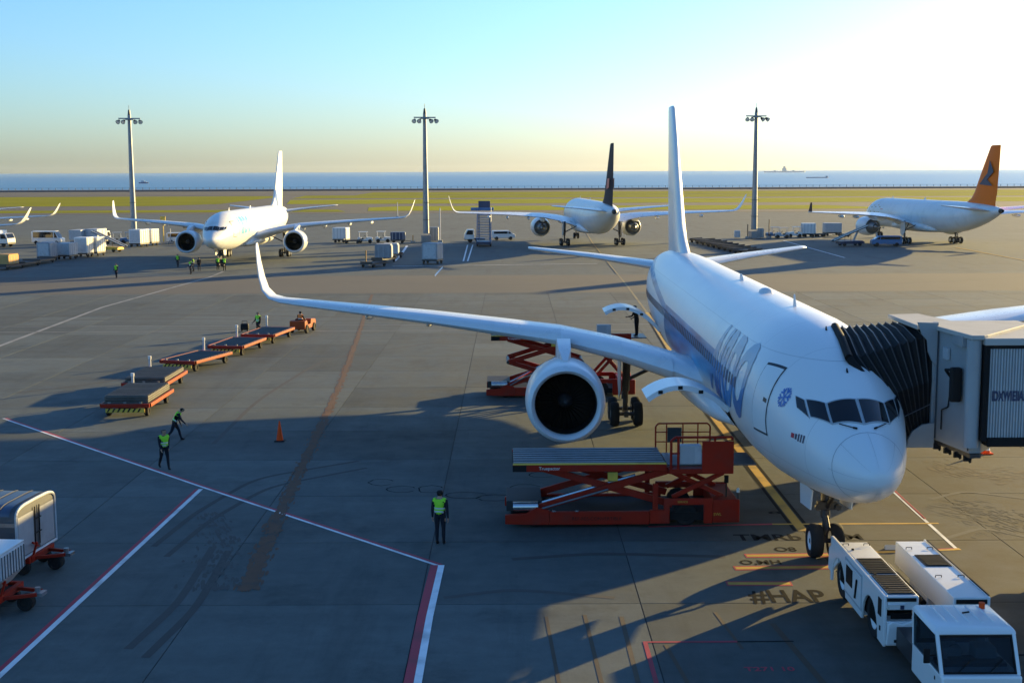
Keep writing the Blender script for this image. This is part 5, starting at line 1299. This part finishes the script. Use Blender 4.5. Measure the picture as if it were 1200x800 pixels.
prof = [(-1.3, 0), (1.3, 0)] + [(math.copysign(1.3 * abs(math.cos(R(a_))) ** .42, math.cos(R(a_))), 1.33 + .34 * math.sin(R(a_)) ** .8) for a_ in range(0, 181, 15)]
b_ = MB(); b_.prism(prof, 'X', -1.75, 1.35); body_ = b_.build('body', 'tarp_dark', ca, smooth=30, bevel=.02)
b_ = MB(); rr = [[(x, math.copysign(1.31 * abs(math.cos(R(a_))) ** .42, math.cos(R(a_))), 1.335 + .35 * math.sin(R(a_)) ** .8) for a_ in range(60, 176, 8)] for x in (-1.7, -1.2, -.7, -.2, .3, .8, 1.15)]
b_.loft(rr, 0, False, False, closed=False); b_.build('window_cover', 'tarp_blue', ca, smooth=60)
for x in (-1.2, -.7, -.2, .3, .8):
    b_ = MB(); b_.path([(x, math.copysign(1.325 * abs(math.cos(R(a_))) ** .42, math.cos(R(a_))), 1.34 + .362 * math.sin(R(a_)) ** .8) for a_ in range(60, 176, 14)], .014, n=5); b_.build('cover_rib', 'dark_metal', body_)
for xx in (-1.76, 1.36):
    b_ = MB(); b_.path([(xx, y, z) for y, z in prof[1:]] + [(xx, -1.3, 0), (xx, 1.3, 0)], .05, n=6); b_.build('rim', 'mesh_white', body_, smooth=50)
b_ = MB(); b_.span(-1.75, 1.35, -1.325, -1.30, 1.08, 1.2); b_.build('edge_trim', 'steel', body_, smooth=0)
for y in (-.15, .15):
    b_ = MB(); b_.tube((1.38, y, .2), (1.40, y, 1.45), .02); b_.build('lock_bar', 'black', body_)
b_ = MB(); b_.bar((1.40, -.2, 1.05), (1.40, .25, 1.05), .03, .03); b_.bar((1.40, -.2, .6), (1.40, .25, .6), .03, .03); tag(b_.build('latch', 'black', body_, smooth=0), kind='stuff')
for (y0, y1) in ((-1.2, -.2), (.2, 1.2)):
    b_ = MB(); b_.span(1.352, 1.37, y0, y1, .08, 1.34); b_.build('end_curtain', 'tarp_grey', body_, smooth=0)
for x in (-1.1, -.2, .6):
    b_ = MB(); b_.span(x - .03, x + .03, -1.33, -1.30, .05, 1.05); b_.build('side_strap', 'dark_metal', body_, smooth=0)
cb2 = thing('cargo_container', 'small mesh sided cargo container with slanted lower corner, at the left edge', 'cargo container', (ub.x, ub.y, .585), R(-4))
prof = [(-1.6, 0), (1.15, 0), (1.62, .5), (1.62, 1.16), (1.55, 1.22), (-1.6, 1.22)]
b_ = MB(); b_.prism(prof, 'Y', -.78, .78); body_ = b_.build('body', 'mesh_white', cb2, smooth=0, bevel=.02)
for i in range(30):
    u_ = i / 30; x = -1.5 + 3.0 * u_
    b_ = MB(); b_.bar((x, -.795, .06), (x, -.795, 1.17), .012, .03)
    if x < 1.1: b_.build('mesh_wire', 'deck_rail', body_, smooth=0)
for i in range(11):
    b_ = MB(); z = .1 + i * .105; b_.bar((-1.55, -.80, z), (1.12 if z < .4 else 1.55, -.80, z), .012, .02); b_.build('mesh_wire', 'deck_rail', body_, smooth=0)
for i in range(9):
    b_ = MB(); y = -.7 + i * .175; b_.bar((1.635, y, .5), (1.635, y, 1.15), .012, .03); b_.build('mesh_wire', 'deck_rail', body_, smooth=0)
b_ = MB(); b_.span(-1.6, 1.6, -.80, .80, 1.224, 1.25); b_.build('lid', 'far_white', body_, smooth=0)

# ------------------------------------------------------------------ light masts
def mast(label, loc, hgt):
    t = thing('light_mast', label, 'light mast', loc, R(12), 'tall floodlight masts along the apron')
    b_ = MB(); b_.span(-.8, .8, -.8, .8, 0, 1.3); b_.build('plinth', 'concrete_block', t, smooth=0, bevel=.05)
    b_ = MB(); b_.tube((0, 0, 1.6), (0, 0, hgt), .55, .30, n=14); pole = b_.build('pole', 'galvanised', t)
    b_ = MB(); b_.span(-1.9, 1.9, -.25, .25, hgt - .75, hgt - .55); b_.span(-.7, .7, -.7, .7, hgt - .9, hgt - .78); tag(b_.build('head_frame', 'galvanised', t, smooth=0), kind='stuff')
    b_ = MB(); b_.tube((0, 0, hgt), (0, 0, hgt + .9), .28, .16, n=8); b_.tube((0, 0, hgt + .9), (0, 0, hgt + 1.7), .04); b_.build('lightning_rod', 'dark_metal', pole)
    for x, tl in ((-1.75, -1), (-.85, -1), (.85, 1), (1.75, 1)):
        b_ = MB(); b_.tube((x, -.2, hgt - 1.0), (x + tl * .25, -.75, hgt - 1.35), .18, .42, n=10); fl_ = b_.build('flood_lamp', 'dark_metal', t)
        MB().tube((x + tl * .25, -.75, hgt - 1.35), (x + tl * .257, -.765, hgt - 1.36), .36, .36, n=10).build('lamp_glass', 'lamp_glass', fl_)
    for z in (4, 7): MB().span(-.58, .58, -.62, .55, z, z + .06).build('collar', 'dark_metal', pole, smooth=0)
    return t
for (u, v, Y, lb) in ((157, 272, 240, 'tall grey light mast at the left, above the row of carts'), (499.5, 284, 231, 'tall grey light mast in the middle, near the mobile stairs'), (883.5, 278, 241, 'tall grey light mast right of the near airliner\'s fin')):
    c = PY(u, v, Y); top = PY(u, 133 + (u - 600) * -.004, Y).z; mast(lb, (c.x, c.y, 0), top)

# ------------------------------------------------------------------ ground equipment in the distance; local x is along the vehicle
def cart_base(t, L, W, z0=.62, m_='dark_metal'):
    b_ = MB(); b_.span(-L / 2, L / 2, -W / 2, W / 2, z0 - .18, z0); b_.build('chassis', m_, t, smooth=0)
    for x in (-L / 2 + .5, L / 2 - .5):
        for y in (-W / 2 + .12, W / 2 - .12): w = link('wheel', SWY, t, (x, y, .24))
    b_ = MB(); b_.bar((L / 2, 0, .4), (L / 2 + 1.1, 0, .4), .08, .08); b_.build('tow_bar', 'dark_metal', t, smooth=0)
GRP = 'ground equipment parked across the far apron'
def box_cart(label, u, v, rz, L, W, H, m_='far_white', z0=.64, kind='cargo_cart', cat='cargo cart', ribs=4, base=True):
    p = G(u, v); t = thing(kind, label, cat, (p.x, p.y, 0), rz, GRP)
    if base: cart_base(t, L, W)
    b_ = MB(); b_.span(-L / 2, L / 2, -W / 2, W / 2, z0, z0 + H); bx = b_.build('cargo_box', m_, t, smooth=0, bevel=.05)
    for i in range(ribs):
        x = -L / 2 + L * (i + .5) / ribs
        for y in (-W / 2 - .02, W / 2 + .02): MB().box((x, y, z0 + H / 2), (.08, .05, H * .92)).build('rib', 'frame_grey', bx, smooth=0)
    for x in (-L / 2 - .02, L / 2 + .02): MB().box((x, 0, z0 + H / 2), (.05, W * .8, H * .85)).build('end_door', 'mesh_white', bx, smooth=0)
    return t
def flat_cart(label, u, v, rz, L=4.2, W=2.2, m_='dark_metal', group=GRP):
    p = G(u, v); t = thing('flat_cart', label, 'flat cart', (p.x, p.y, 0), rz, group); cart_base(t, L, W, .55, m_)
    b_ = MB(); b_.span(-L / 2 + .1, L / 2 - .1, -W / 2 + .1, W / 2 - .1, .555, .60); dk = b_.build('deck', 'deck_dark', t, smooth=0)
    for x in (-L / 2 + .05, L / 2 - .05): MB().box((x, 0, .68), (.08, W, .2)).build('end_stop', m_, t, smooth=0)
    return t
def van(label, u, v, rz, m_='far_white', L=4.6, H=1.95, cab_glass=True):
    p = G(u, v); t = thing('van', label, 'van', (p.x, p.y, 0), rz, GRP); W = 1.75
    b_ = MB(); b_.prism([(-L / 2, .38), (-L / 2, H - .1), (-L / 2 + .15, H), (L / 2 - 1.15, H), (L / 2 - .45, 1.15), (L / 2, 1.0), (L / 2, .38)], 'Y', -W / 2, W / 2); bd_ = b_.build('body', m_, t, smooth=20, bevel=.06)
    for y in (-W / 2 - .006, W / 2 + .006):
        b_ = MB(); b_.prism([(L / 2 - 1.25, 1.15), (L / 2 - .62, 1.15), (L / 2 - 1.12, H - .15), (L / 2 - 1.25, H - .15)], 'Y', y - .005, y + .005); b_.build('side_window', 'glass', bd_, smooth=0)
        b_ = MB(); b_.prism([(-L / 2 + .3, 1.15), (L / 2 - 1.4, 1.15), (L / 2 - 1.4, H - .15), (-L / 2 + .3, H - .15)], 'Y', y - .005, y + .005); b_.build('side_window', 'glass', bd_, smooth=0)
    b_ = MB(); b_.add([(L / 2 - .40, -W / 2 + .12, 1.16), (L / 2 - .40, W / 2 - .12, 1.16), (L / 2 - 1.09, W / 2 - .12, H - .07), (L / 2 - 1.09, -W / 2 + .12, H - .07)], [(0, 1, 2, 3)]); b_.build('windscreen', 'glass', bd_, smooth=0)
    for x in (-L / 2 + .8, L / 2 - .85):
        for y in (-W / 2 + .08, W / 2 - .08): w = link('wheel', SWY, t, (x, y, .32)); w.scale = (1.33, 1.2, 1.33)
    return t
def truck(label, u, v, rz, H=2.6, L=6.0, box='far_white', cabm='far_white', z0=1.0):
    p = G(u, v); t = thing('truck', label, 'truck', (p.x, p.y, 0), rz, GRP); W = 2.2
    b_ = MB(); b_.span(-L / 2, L / 2, -.9, .9, .5, .8); b_.build('chassis', 'dark_metal', t, smooth=0)
    b_ = MB(); b_.prism([(L / 2 - 1.7, .6), (L / 2 - 1.7, 2.3), (L / 2 - .5, 2.3), (L / 2 - .05, 1.45), (L / 2, .6)], 'Y', -W / 2 + .1, W / 2 - .1); cb_ = b_.build('cab', cabm, t, smooth=0, bevel=.06)
    b_ = MB(); b_.add([(L / 2 - .04, -.85, 1.5), (L / 2 - .04, .85, 1.5), (L / 2 - .46, .85, 2.26), (L / 2 - .46, -.85, 2.26)], [(0, 1, 2, 3)]); b_.build('windscreen', 'glass', cb_, smooth=0)
    for y in (-W / 2 + .095, W / 2 - .095): b_ = MB(); b_.prism([(L / 2 - 1.5, 1.4), (L / 2 - .25, 1.4), (L / 2 - .6, 2.15), (L / 2 - 1.5, 2.15)], 'Y', y - .006, y + .006); b_.build('side_window', 'glass', cb_, smooth=0)
    if H:
        b_ = MB(); b_.span(-L / 2, L / 2 - 1.85, -W / 2, W / 2, z0, z0 + H); bx = b_.build('cargo_box', box, t, smooth=0, bevel=.04)
        for y in (-W / 2 - .02, W / 2 + .02):
            for i in range(3): MB().box((-L / 2 + .7 + i * (L - 2.4) / 2.4, y, z0 + H / 2), (.08, .05, H * .9)).build('rib', 'frame_grey', bx, smooth=0)
    for x in (-L / 2 + 1.2, L / 2 - 1.0):
        for y in (-.85, .85): w = link('wheel', SWY, t, (x, y, .40)); w.scale = (1.66, 1.4, 1.66)
    return t
def tug(label, u, v, rz, m_='far_white', canopy=True):
    p = G(u, v); t = thing('tow_tractor', label, 'tow tractor', (p.x, p.y, 0), rz - R(90), GRP); return make_tractor(t, m_, m_, canopy)
# left cluster
tk = truck('unseen white box truck added beyond the right edge to shade the tractor', 600, 600, R(90), H=3.0, L=8.6, z0=.9); tk.location = (17.4, 34.9, 0)  # unseen truck, added off frame so its shadow falls on the pushback tractor
truck('cream fronted truck at the left edge, its cab lit by the sun', -4, 289, R(-20), H=1.9, L=6.5, z0=.9)
van('pale van parked alone beyond the containers at the left', 57, 286, R(-6), L=5.4, H=2.3)
flat_cart('long flat cart leading the low cart train at the left edge', 10, 315, R(82), 5.0); flat_cart('flat cart in the middle of the low train at the left', 28, 312, R(82), 5.0); flat_cart('flat cart next to the tall grey container at the left', 46, 308.5, R(82), 5.0)
def load(label, u, v, rz, L, W, H, m_, z0, kind='cargo_container', cat='cargo container'):
    p = G(u, v); t = thing(kind, label, cat, (p.x, p.y, z0), rz, GRP)
    b_ = MB(); b_.prism([(-L / 2, 0), (L / 2, 0), (L / 2, H * .86), (L / 2 - .18, H), (-L / 2 + .18, H), (-L / 2, H * .86)], 'Y', -W / 2, W / 2); bx = b_.build('container_body', m_, t, smooth=0, bevel=.03)
    for x in (-L * .3, 0, L * .3): MB().box((x, -W / 2 - .012, H * .45), (.06, .03, H * .8)).build('rib', 'frame_grey', bx, smooth=0)
    MB().box((L / 2 + .012, 0, H * .42), (.03, W * .8, H * .75)).build('end_door', 'mesh_white', bx, smooth=0)
    return t
load('low brown container on the flat cart train at the left edge', 10, 314.6, R(82), 2.6, 1.6, 1.3, 'kraft', .62)
box_cart('tall grey container cart at the head of the low flat carts', 56, 305.5, R(82), 2.4, 2.0, 2.0, 'tarp_grey')
box_cart('pale blue container cart right of the tall grey one', 79, 303.5, R(82), 2.6, 2.0, 1.75, 'mesh_white')
box_cart('tall white container cart between the pale blue one and the steps', 99, 301, R(82), 2.2, 2.0, 2.3, 'far_white')
box_cart('white container cart with sunlit end beside the conveyor', 112, 299.5, R(82), 2.8, 2.0, 2.2, 'far_white')
truck('white high sided truck behind the container carts', 97, 287, R(82), H=1.7, L=5.6, box='mesh_white')
truck('second white high sided truck, sunlit ends showing behind the carts', 116, 286.5, R(82), H=1.8, L=5.6, box='mesh_white')
def belt(label, u, v, rz, m_='yellow'):
    p = G(u, v); t = thing('belt_loader', label, 'belt loader', (p.x, p.y, 0), rz, GRP)
    b_ = MB(); b_.prism([(-2.2, .35), (-2.2, .8), (-1.0, .85), (1.8, .85), (2.2, .7), (2.2, .35)], 'Y', -.85, .85); b_.build('body', m_, t, smooth=0, bevel=.05)
    b_ = MB(); b_.bar((-3.2, 0, .8), (3.0, 0, 3.2), .8, .18); cv = b_.build('conveyor', 'deck_dark', t, smooth=0)
    for y in (-.45, .45): MB().bar((-3.2, y, .95), (3.0, y, 3.35), .05, .14).build('conveyor_side', 'far_white', cv, smooth=0)
    MB().bar((.6, 0, .8), (1.4, 0, 2.5), .5, .1).build('lift_strut', 'steel', t, smooth=0)
    b_ = MB(); b_.path([(-1.3, -.6, .85), (-1.3, -.6, 1.7), (-.2, -.6, 1.7), (-.2, -.6, .85)], .04); b_.build('cab_frame', 'dark_metal', t)
    for x in (-1.4, 1.4):
        for y in (-.75, .75): w = link('wheel', SWY, t, (x, y, .30)); w.scale = (1.25, 1.1, 1.25)
    return t
belt('belt loader with raised sunlit conveyor right of the white carts', 128, 295, R(160))
tug('small grey tow tractor left of the light mast', 140, 285, R(20), 'mesh_white'); tug('tow tractor with blue body at the foot of the left mast', 150, 285, R(200), 'blue_paint')
box_cart('white container cart right of the left light mast', 163.5, 289, R(72), 2.7, 2.2, 2.3); box_cart('white container cart with bright end, second right of the left mast', 176, 287.5, R(72), 2.3, 2.2, 2.2)
van('pale van parked beyond the left airliner\'s outer engine', 211, 285, R(4), L=4.4, H=1.9)
def signpost(label, u, v, hgt, m_='mesh_white', board=True):
    p = G(u, v); t = thing('stand_sign', label, 'sign', (p.x, p.y, 0), 0)
    MB().tube((0, 0, 0), (0, 0, hgt), .09).build('post', m_, t)
    if board: MB().box((0, 0, hgt + .35), (.9, .15, 1.0)).build('board', m_, t, smooth=0)
    MB().box((0, 0, .2), (.8, .8, .4)).build('footing', 'concrete_block', t, smooth=0)
    return t
signpost('pale guidance sign on a post left of the left airliner', 192, 286, 4.0, 'yellow'); signpost('thin white post between the guidance sign and the van', 200, 285.5, 2.6, board=False)
signpost('slim pale pole standing in the grass left of the middle mast', 466, 255, 4.2, board=False)
# middle
box_cart('white container cart under the left airliner\'s inner wing', 287, 284, R(70), 2.6, 2.2, 1.9); box_cart('pale flat topped cart beside the left airliner\'s gear', 275, 283, R(0), 3.0, 2.0, 1.0, 'mesh_white')
box_cart('white square container cart under the left airliner\'s wing tip', 400, 284, R(-12), 2.5, 2.2, 2.0); flat_cart('low flat cart right of the white square container', 413, 285, R(0), 3.0, 1.6)
tug('white tow tractor nose to the sun, left of a pair', 428, 284.5, R(5)); tug('white tow tractor behind another, right of a pair', 449, 284, R(3))
box_cart('dark blue covered cart between the white tractors and the middle mast', 466.5, 285, R(2), 2.5, 2.0, 1.3, 'dark_blue')
signpost('small post with a cap left of the middle mast', 484, 285, 1.4, 'kraft', board=False)
box_cart('pale metal cabinet at the foot of the middle mast', 508, 283, 0, 1.8, 1.5, 2.4, 'galvanised', .15, 'cabinet', 'cabinet', 3, False); signpost('tall pale sunlit post beside the middle mast', 516, 284, 6.0, 'paint_white', board=False)
flat_cart('flat cart at the near end of the short train left of the middle mast', 438, 312.5, R(65), 3.8, 1.8); flat_cart('flat cart carrying the grey container in the short train', 450, 307.5, R(65), 3.8, 1.8); flat_cart('flat cart at the far end of the short train left of the middle mast', 458, 302.5, R(60), 3.8, 1.8)
load('grey container on the short cart train left of the middle mast', 450, 307, R(0), 2.3, 2.0, 1.9, 'tarp_grey', .62); load('pale blue container behind the grey one on the short train', 458, 302, R(0), 2.3, 2.0, 1.5, 'mesh_white', .62)
box_cart('tall grey container cart standing alone in front of the middle mast', 507, 309, R(75), 2.6, 2.2, 2.2, 'tarp_grey')
signpost('thin wooden stake left of the short cart train', 429, 311, 2.0, 'kraft', board=False)
def stairs(label, u, v):
    p = G(u, v); t = thing('mobile_stairs', label, 'mobile stairs', (p.x, p.y, 0), 0, None); n = 17; top = 5.2; W = 2.2
    b_ = MB(); b_.span(-1.25, 1.25, .2, 6.4, .35, .75); b_.build('chassis', 'dark_blue', t, smooth=0)
    for i in range(n):
        z = .6 + (top - .6) * (i + 1) / n; y = .1 + 5.0 * i / n; MB().box((0, y + .15, z - .08), (W, .36, .12)).build('step', 'galvanised' if i % 2 else 'blue_paint', t, smooth=0)
    for x in (-W / 2 - .06, W / 2 + .06):
        MB().bar((x, 0, .7), (x, 5.0, top + .1), .12, .45).build('stringer', 'blue_paint', t, smooth=0)
        b_ = MB(); b_.path([(x, 0, 1.6), (x, 5.0, top + 1.1), (x, 6.4, top + 1.1)], .05); b_.build('hand_rail', 'blue_paint', t)
        MB().span(x - .03, x + .03, 5.0, 6.4, top, top + 1.0).build('side_panel', 'blue_paint', t, smooth=0)
    MB().span(-W / 2, W / 2, 5.0, 6.5, top - .12, top).build('landing', 'galvanised', t, smooth=0)
    MB().span(-2.3, W / 2 + .5, 5.6, 6.6, top + .6, top + 1.1).build('canopy_frame', 'blue_paint', t, smooth=0)
    MB().span(-1.0, 1.0, 5.9, 6.5, top + 1.1, top + 2.2).build('cab_shield', 'dark_blue', t, smooth=0)
    for x in (-.9, .9): MB().bar((x, 5.6, .7), (x, 5.6, top), .18, .18).build('lift_column', 'blue_paint', t, smooth=0)
    for x in (-1.1, 1.1):
        for y in (.9, 5.4): w = link('wheel', SW, t, (x, y, .38)); w.scale = (1.5, 1.6, 1.6)
    return t
stairs('blue mobile passenger stairs facing the camera beyond the middle stand', 567, 289)
truck('white truck cab beside the mobile stairs', 556, 284, R(185), H=0, L=3.6); van('small white van right of the mobile stairs', 590, 281, R(5), L=4.2, H=1.7)
# right
for i in range(9):
    q_ = i / 8; flat_cart(['dark flat cart at the far end of the parked row right of the fin', 'dark flat cart second from the far end of the parked row', 'dark flat cart third from the far end of the parked row', 'dark flat cart fourth from the far end of the parked row', 'dark flat cart in the very middle of the parked row',
        'dark flat cart fourth from the near end of the parked row', 'dark flat cart third from the near end of the parked row', 'dark flat cart second from the near end of the parked row', 'dark flat cart at the near end of the parked row by the tailplane'][i], 823 + q_ * 53, 284.2 + q_ * 12.6, R(-48), 3.0, 3.4, group='dark flat carts parked in a slanting row')
box_cart('pale low box beside the right mast', 864, 279, 0, 1.0, 1.0, 1.3, 'mesh_white', .1, 'cabinet', 'cabinet', 2, False); signpost('dark short post left of the right mast', 876, 279.5, 2.6, 'dark_metal', board=False)
box_cart('blue grey cabinet just right of the right mast', 891, 279, 0, 1.1, 1.0, 1.7, 'galvanised', .1, 'cabinet', 'cabinet', 2, False); signpost('thin dark lamp post right of the right mast', 901, 279, 3.4, 'dark_metal', board=False)
tug('blue tow tractor right of the right mast, left of a pair', 906, 278.5, R(180), 'blue_paint'); tug('pale blue tow tractor right of the right mast, right of a pair', 916, 279, R(180), 'mesh_white')
tug('white tow tractor coupled to the white box cart at the right', 931, 278, R(180)); box_cart('white box cart in the right hand cart train', 947, 277.5, R(180), 2.4, 2.0, 1.9)
box_cart('pale blue box cart alone before the orange tailed airliner', 975, 276, R(180), 3.2, 2.2, 1.75, 'mesh_white')
for k_ in range(2): flat_cart(['flat cart coupled left of the pale blue box cart', 'flat cart coupled right of the pale blue box cart'][k_], 961 + k_ * 28, 277.5, R(180), 2.2, 1.8)
belt('dark belt loader near the orange tailed airliner\'s outer engine', 996, 288, R(15), 'dark_blue')
van('blue service van by the wheels of the orange tailed airliner', 1038, 288.5, R(176), 'blue_paint', L=4.8, H=1.7)

# crew by the left airliner
for (u, v, rz, lb) in ((136.5, 326, 160, 'person in a bright vest standing alone left of the left airliner'), (208.5, 313, 170, 'person in a bright vest standing under the left airliner\'s outer engine'), (223.5, 321, 140, 'person in a bright vest nearest the camera before the left airliner'),
                       (226.5, 318, 100, 'person in a bright vest half hidden behind another before the left airliner'), (233.5, 317.5, 20, 'person in dark clothes between the crew and the nose wheels'), (255.5, 316.5, 200, 'person in a bright vest just left of the left airliner\'s nose wheels'), (263, 317, 30, 'person in a bright vest standing before the left airliner\'s nose wheels')):
    person(lb, G(u, v), R(rz), la=(rnd.uniform(-15, 20), 15), ra=(rnd.uniform(-15, 25), 20), ll=(rnd.uniform(0, 10), 4), rl=(rnd.uniform(-10, 0), 6), h=1.75, vest=None if 'dark' in lb else 'hivis', sub=1)

# ------------------------------------------------------------------ ships
def ship(label, u, Y, L, H, m_, tower, kind='ship'):
    p = PY(u, 200, Y); t = thing(kind, label, kind, (p.x, Y, -2.2), 0, 'vessels out at sea')
    b_ = MB(); W = L * .14
    b_.loft([[(-L / 2, -W / 2 * k, 0), (L / 2 * (.96 if z0 == 0 else 1), -W * .1 * k, 0)] for k, z0 in ((1, 0),)] if False else [[(-L * .48, -W / 2, -1), (L * .44, -W / 2, -1), (L * .48, 0, -1), (L * .44, W / 2, -1), (-L * .48, W / 2, -1)], [(-L / 2, -W / 2, H), (L * .45, -W / 2, H), (L / 2, 0, H * 1.25), (L * .45, W / 2, H), (-L / 2, W / 2, H)]])
    b_.build('hull', m_, t, smooth=0)
    for (x, w, z0, z1) in tower: MB().span(x * L - w * L / 2, x * L + w * L / 2, -W * .35, W * .35, H * z0, H * z1).build('superstructure', 'ship_pale', t, smooth=0)
    MB().tube((tower[0][0] * L, 0, H), (tower[0][0] * L, 0, H * (tower[0][3] + 1.0)), L * .004).build('mast', 'ship_dark', t)
    return t
ship('long pale tanker on the horizon above the right mast\'s stand', 920, 9000, 285, 9, 'ship_pale', ((-.02, .09, 1, 3.2), (-.02, .04, 3.2, 4.6), (.2, .03, 1, 1.8), (-.25, .03, 1, 1.8)))
ship('low dark barge on the sea nearer than the tanker', 958, 2500, 42, 1.5, 'ship_dark', ((.42, .08, 1, 2.6),), 'barge')
ship('small dark boat on the sea right of the left mast', 168, 1850, 14, 1.6, 'ship_dark', ((-.1, .35, 1, 2.4), (.2, .2, 1, 1.7)), 'boat')

# marks on the far fins
def fin_mark(fuse, polys, mats, k=1.0):
    b_ = MB()
    for side in (1, -1):
        for mi, pl, dx in polys: b_.add([(side * dx, y, z) for y, z in pl], [tuple(range(len(pl)))], mi)
    b_.build('fin_mark', mats, fuse.parent, smooth=0)
fin_mark(mf_, [(0, [(48.0, 9.6), (50.6, 9.9), (50.9, 11.3), (48.9, 11.2)], .40)], ['tail_red'])
fin_mark(rf_, [(0, [(47.0, 10.4), (51.4, 10.2), (49.6, 11.2), (51.6, 12.4), (50.2, 14.2), (49.6, 12.2)], .40)], ['dark_blue'])

b_ = MB()
for i, (y, w, z0, z1, mi) in enumerate(((7.6, .5, 4.9, 5.9, 1), (8.6, .5, 4.8, 6.2, 1), (9.6, .5, 4.9, 6.0, 1), (10.6, .5, 4.9, 6.3, 1), (11.5, .5, 4.9, 6.0, 1), (9.0, 2.6, 4.55, 4.85, 0), (12.6, 1.1, 4.6, 5.6, 0))):
    b_.add([surf(yy_, -th_at(yy_, z), .012) for yy_, z in ((y - w / 2 - .15, z0), (y + w / 2 - .15, z0), (y + w / 2 + .15, z1), (y - w / 2 + .15, z1))], [(0, 1, 2, 3)], mi)
tag(b_.build('title_stroke', ['tail_orange', 'paint_yellow'], rf_, smooth=0), kind='stuff')

# ------------------------------------------------------------------ haze over the airfield and the sea
hz = MB(); hz.box((0, 4300, 22), (14000, 9900, 54))
hm = bpy.data.materials.new('haze'); hm.use_nodes = True; hn = hm.node_tree.nodes; hn.clear()
pv = hn.new('ShaderNodeVolumePrincipled'); pv.inputs['Color'].default_value = (0.75, 0.88, 1.0, 1); pv.inputs['Density'].default_value = 0.000022; pv.inputs['Anisotropy'].default_value = 0.3
ho = hn.new('ShaderNodeOutputMaterial'); hm.node_tree.links.new(pv.outputs[0], ho.inputs['Volume'])
tag(hz.build('haze', hm, smooth=0), kind='stuff')
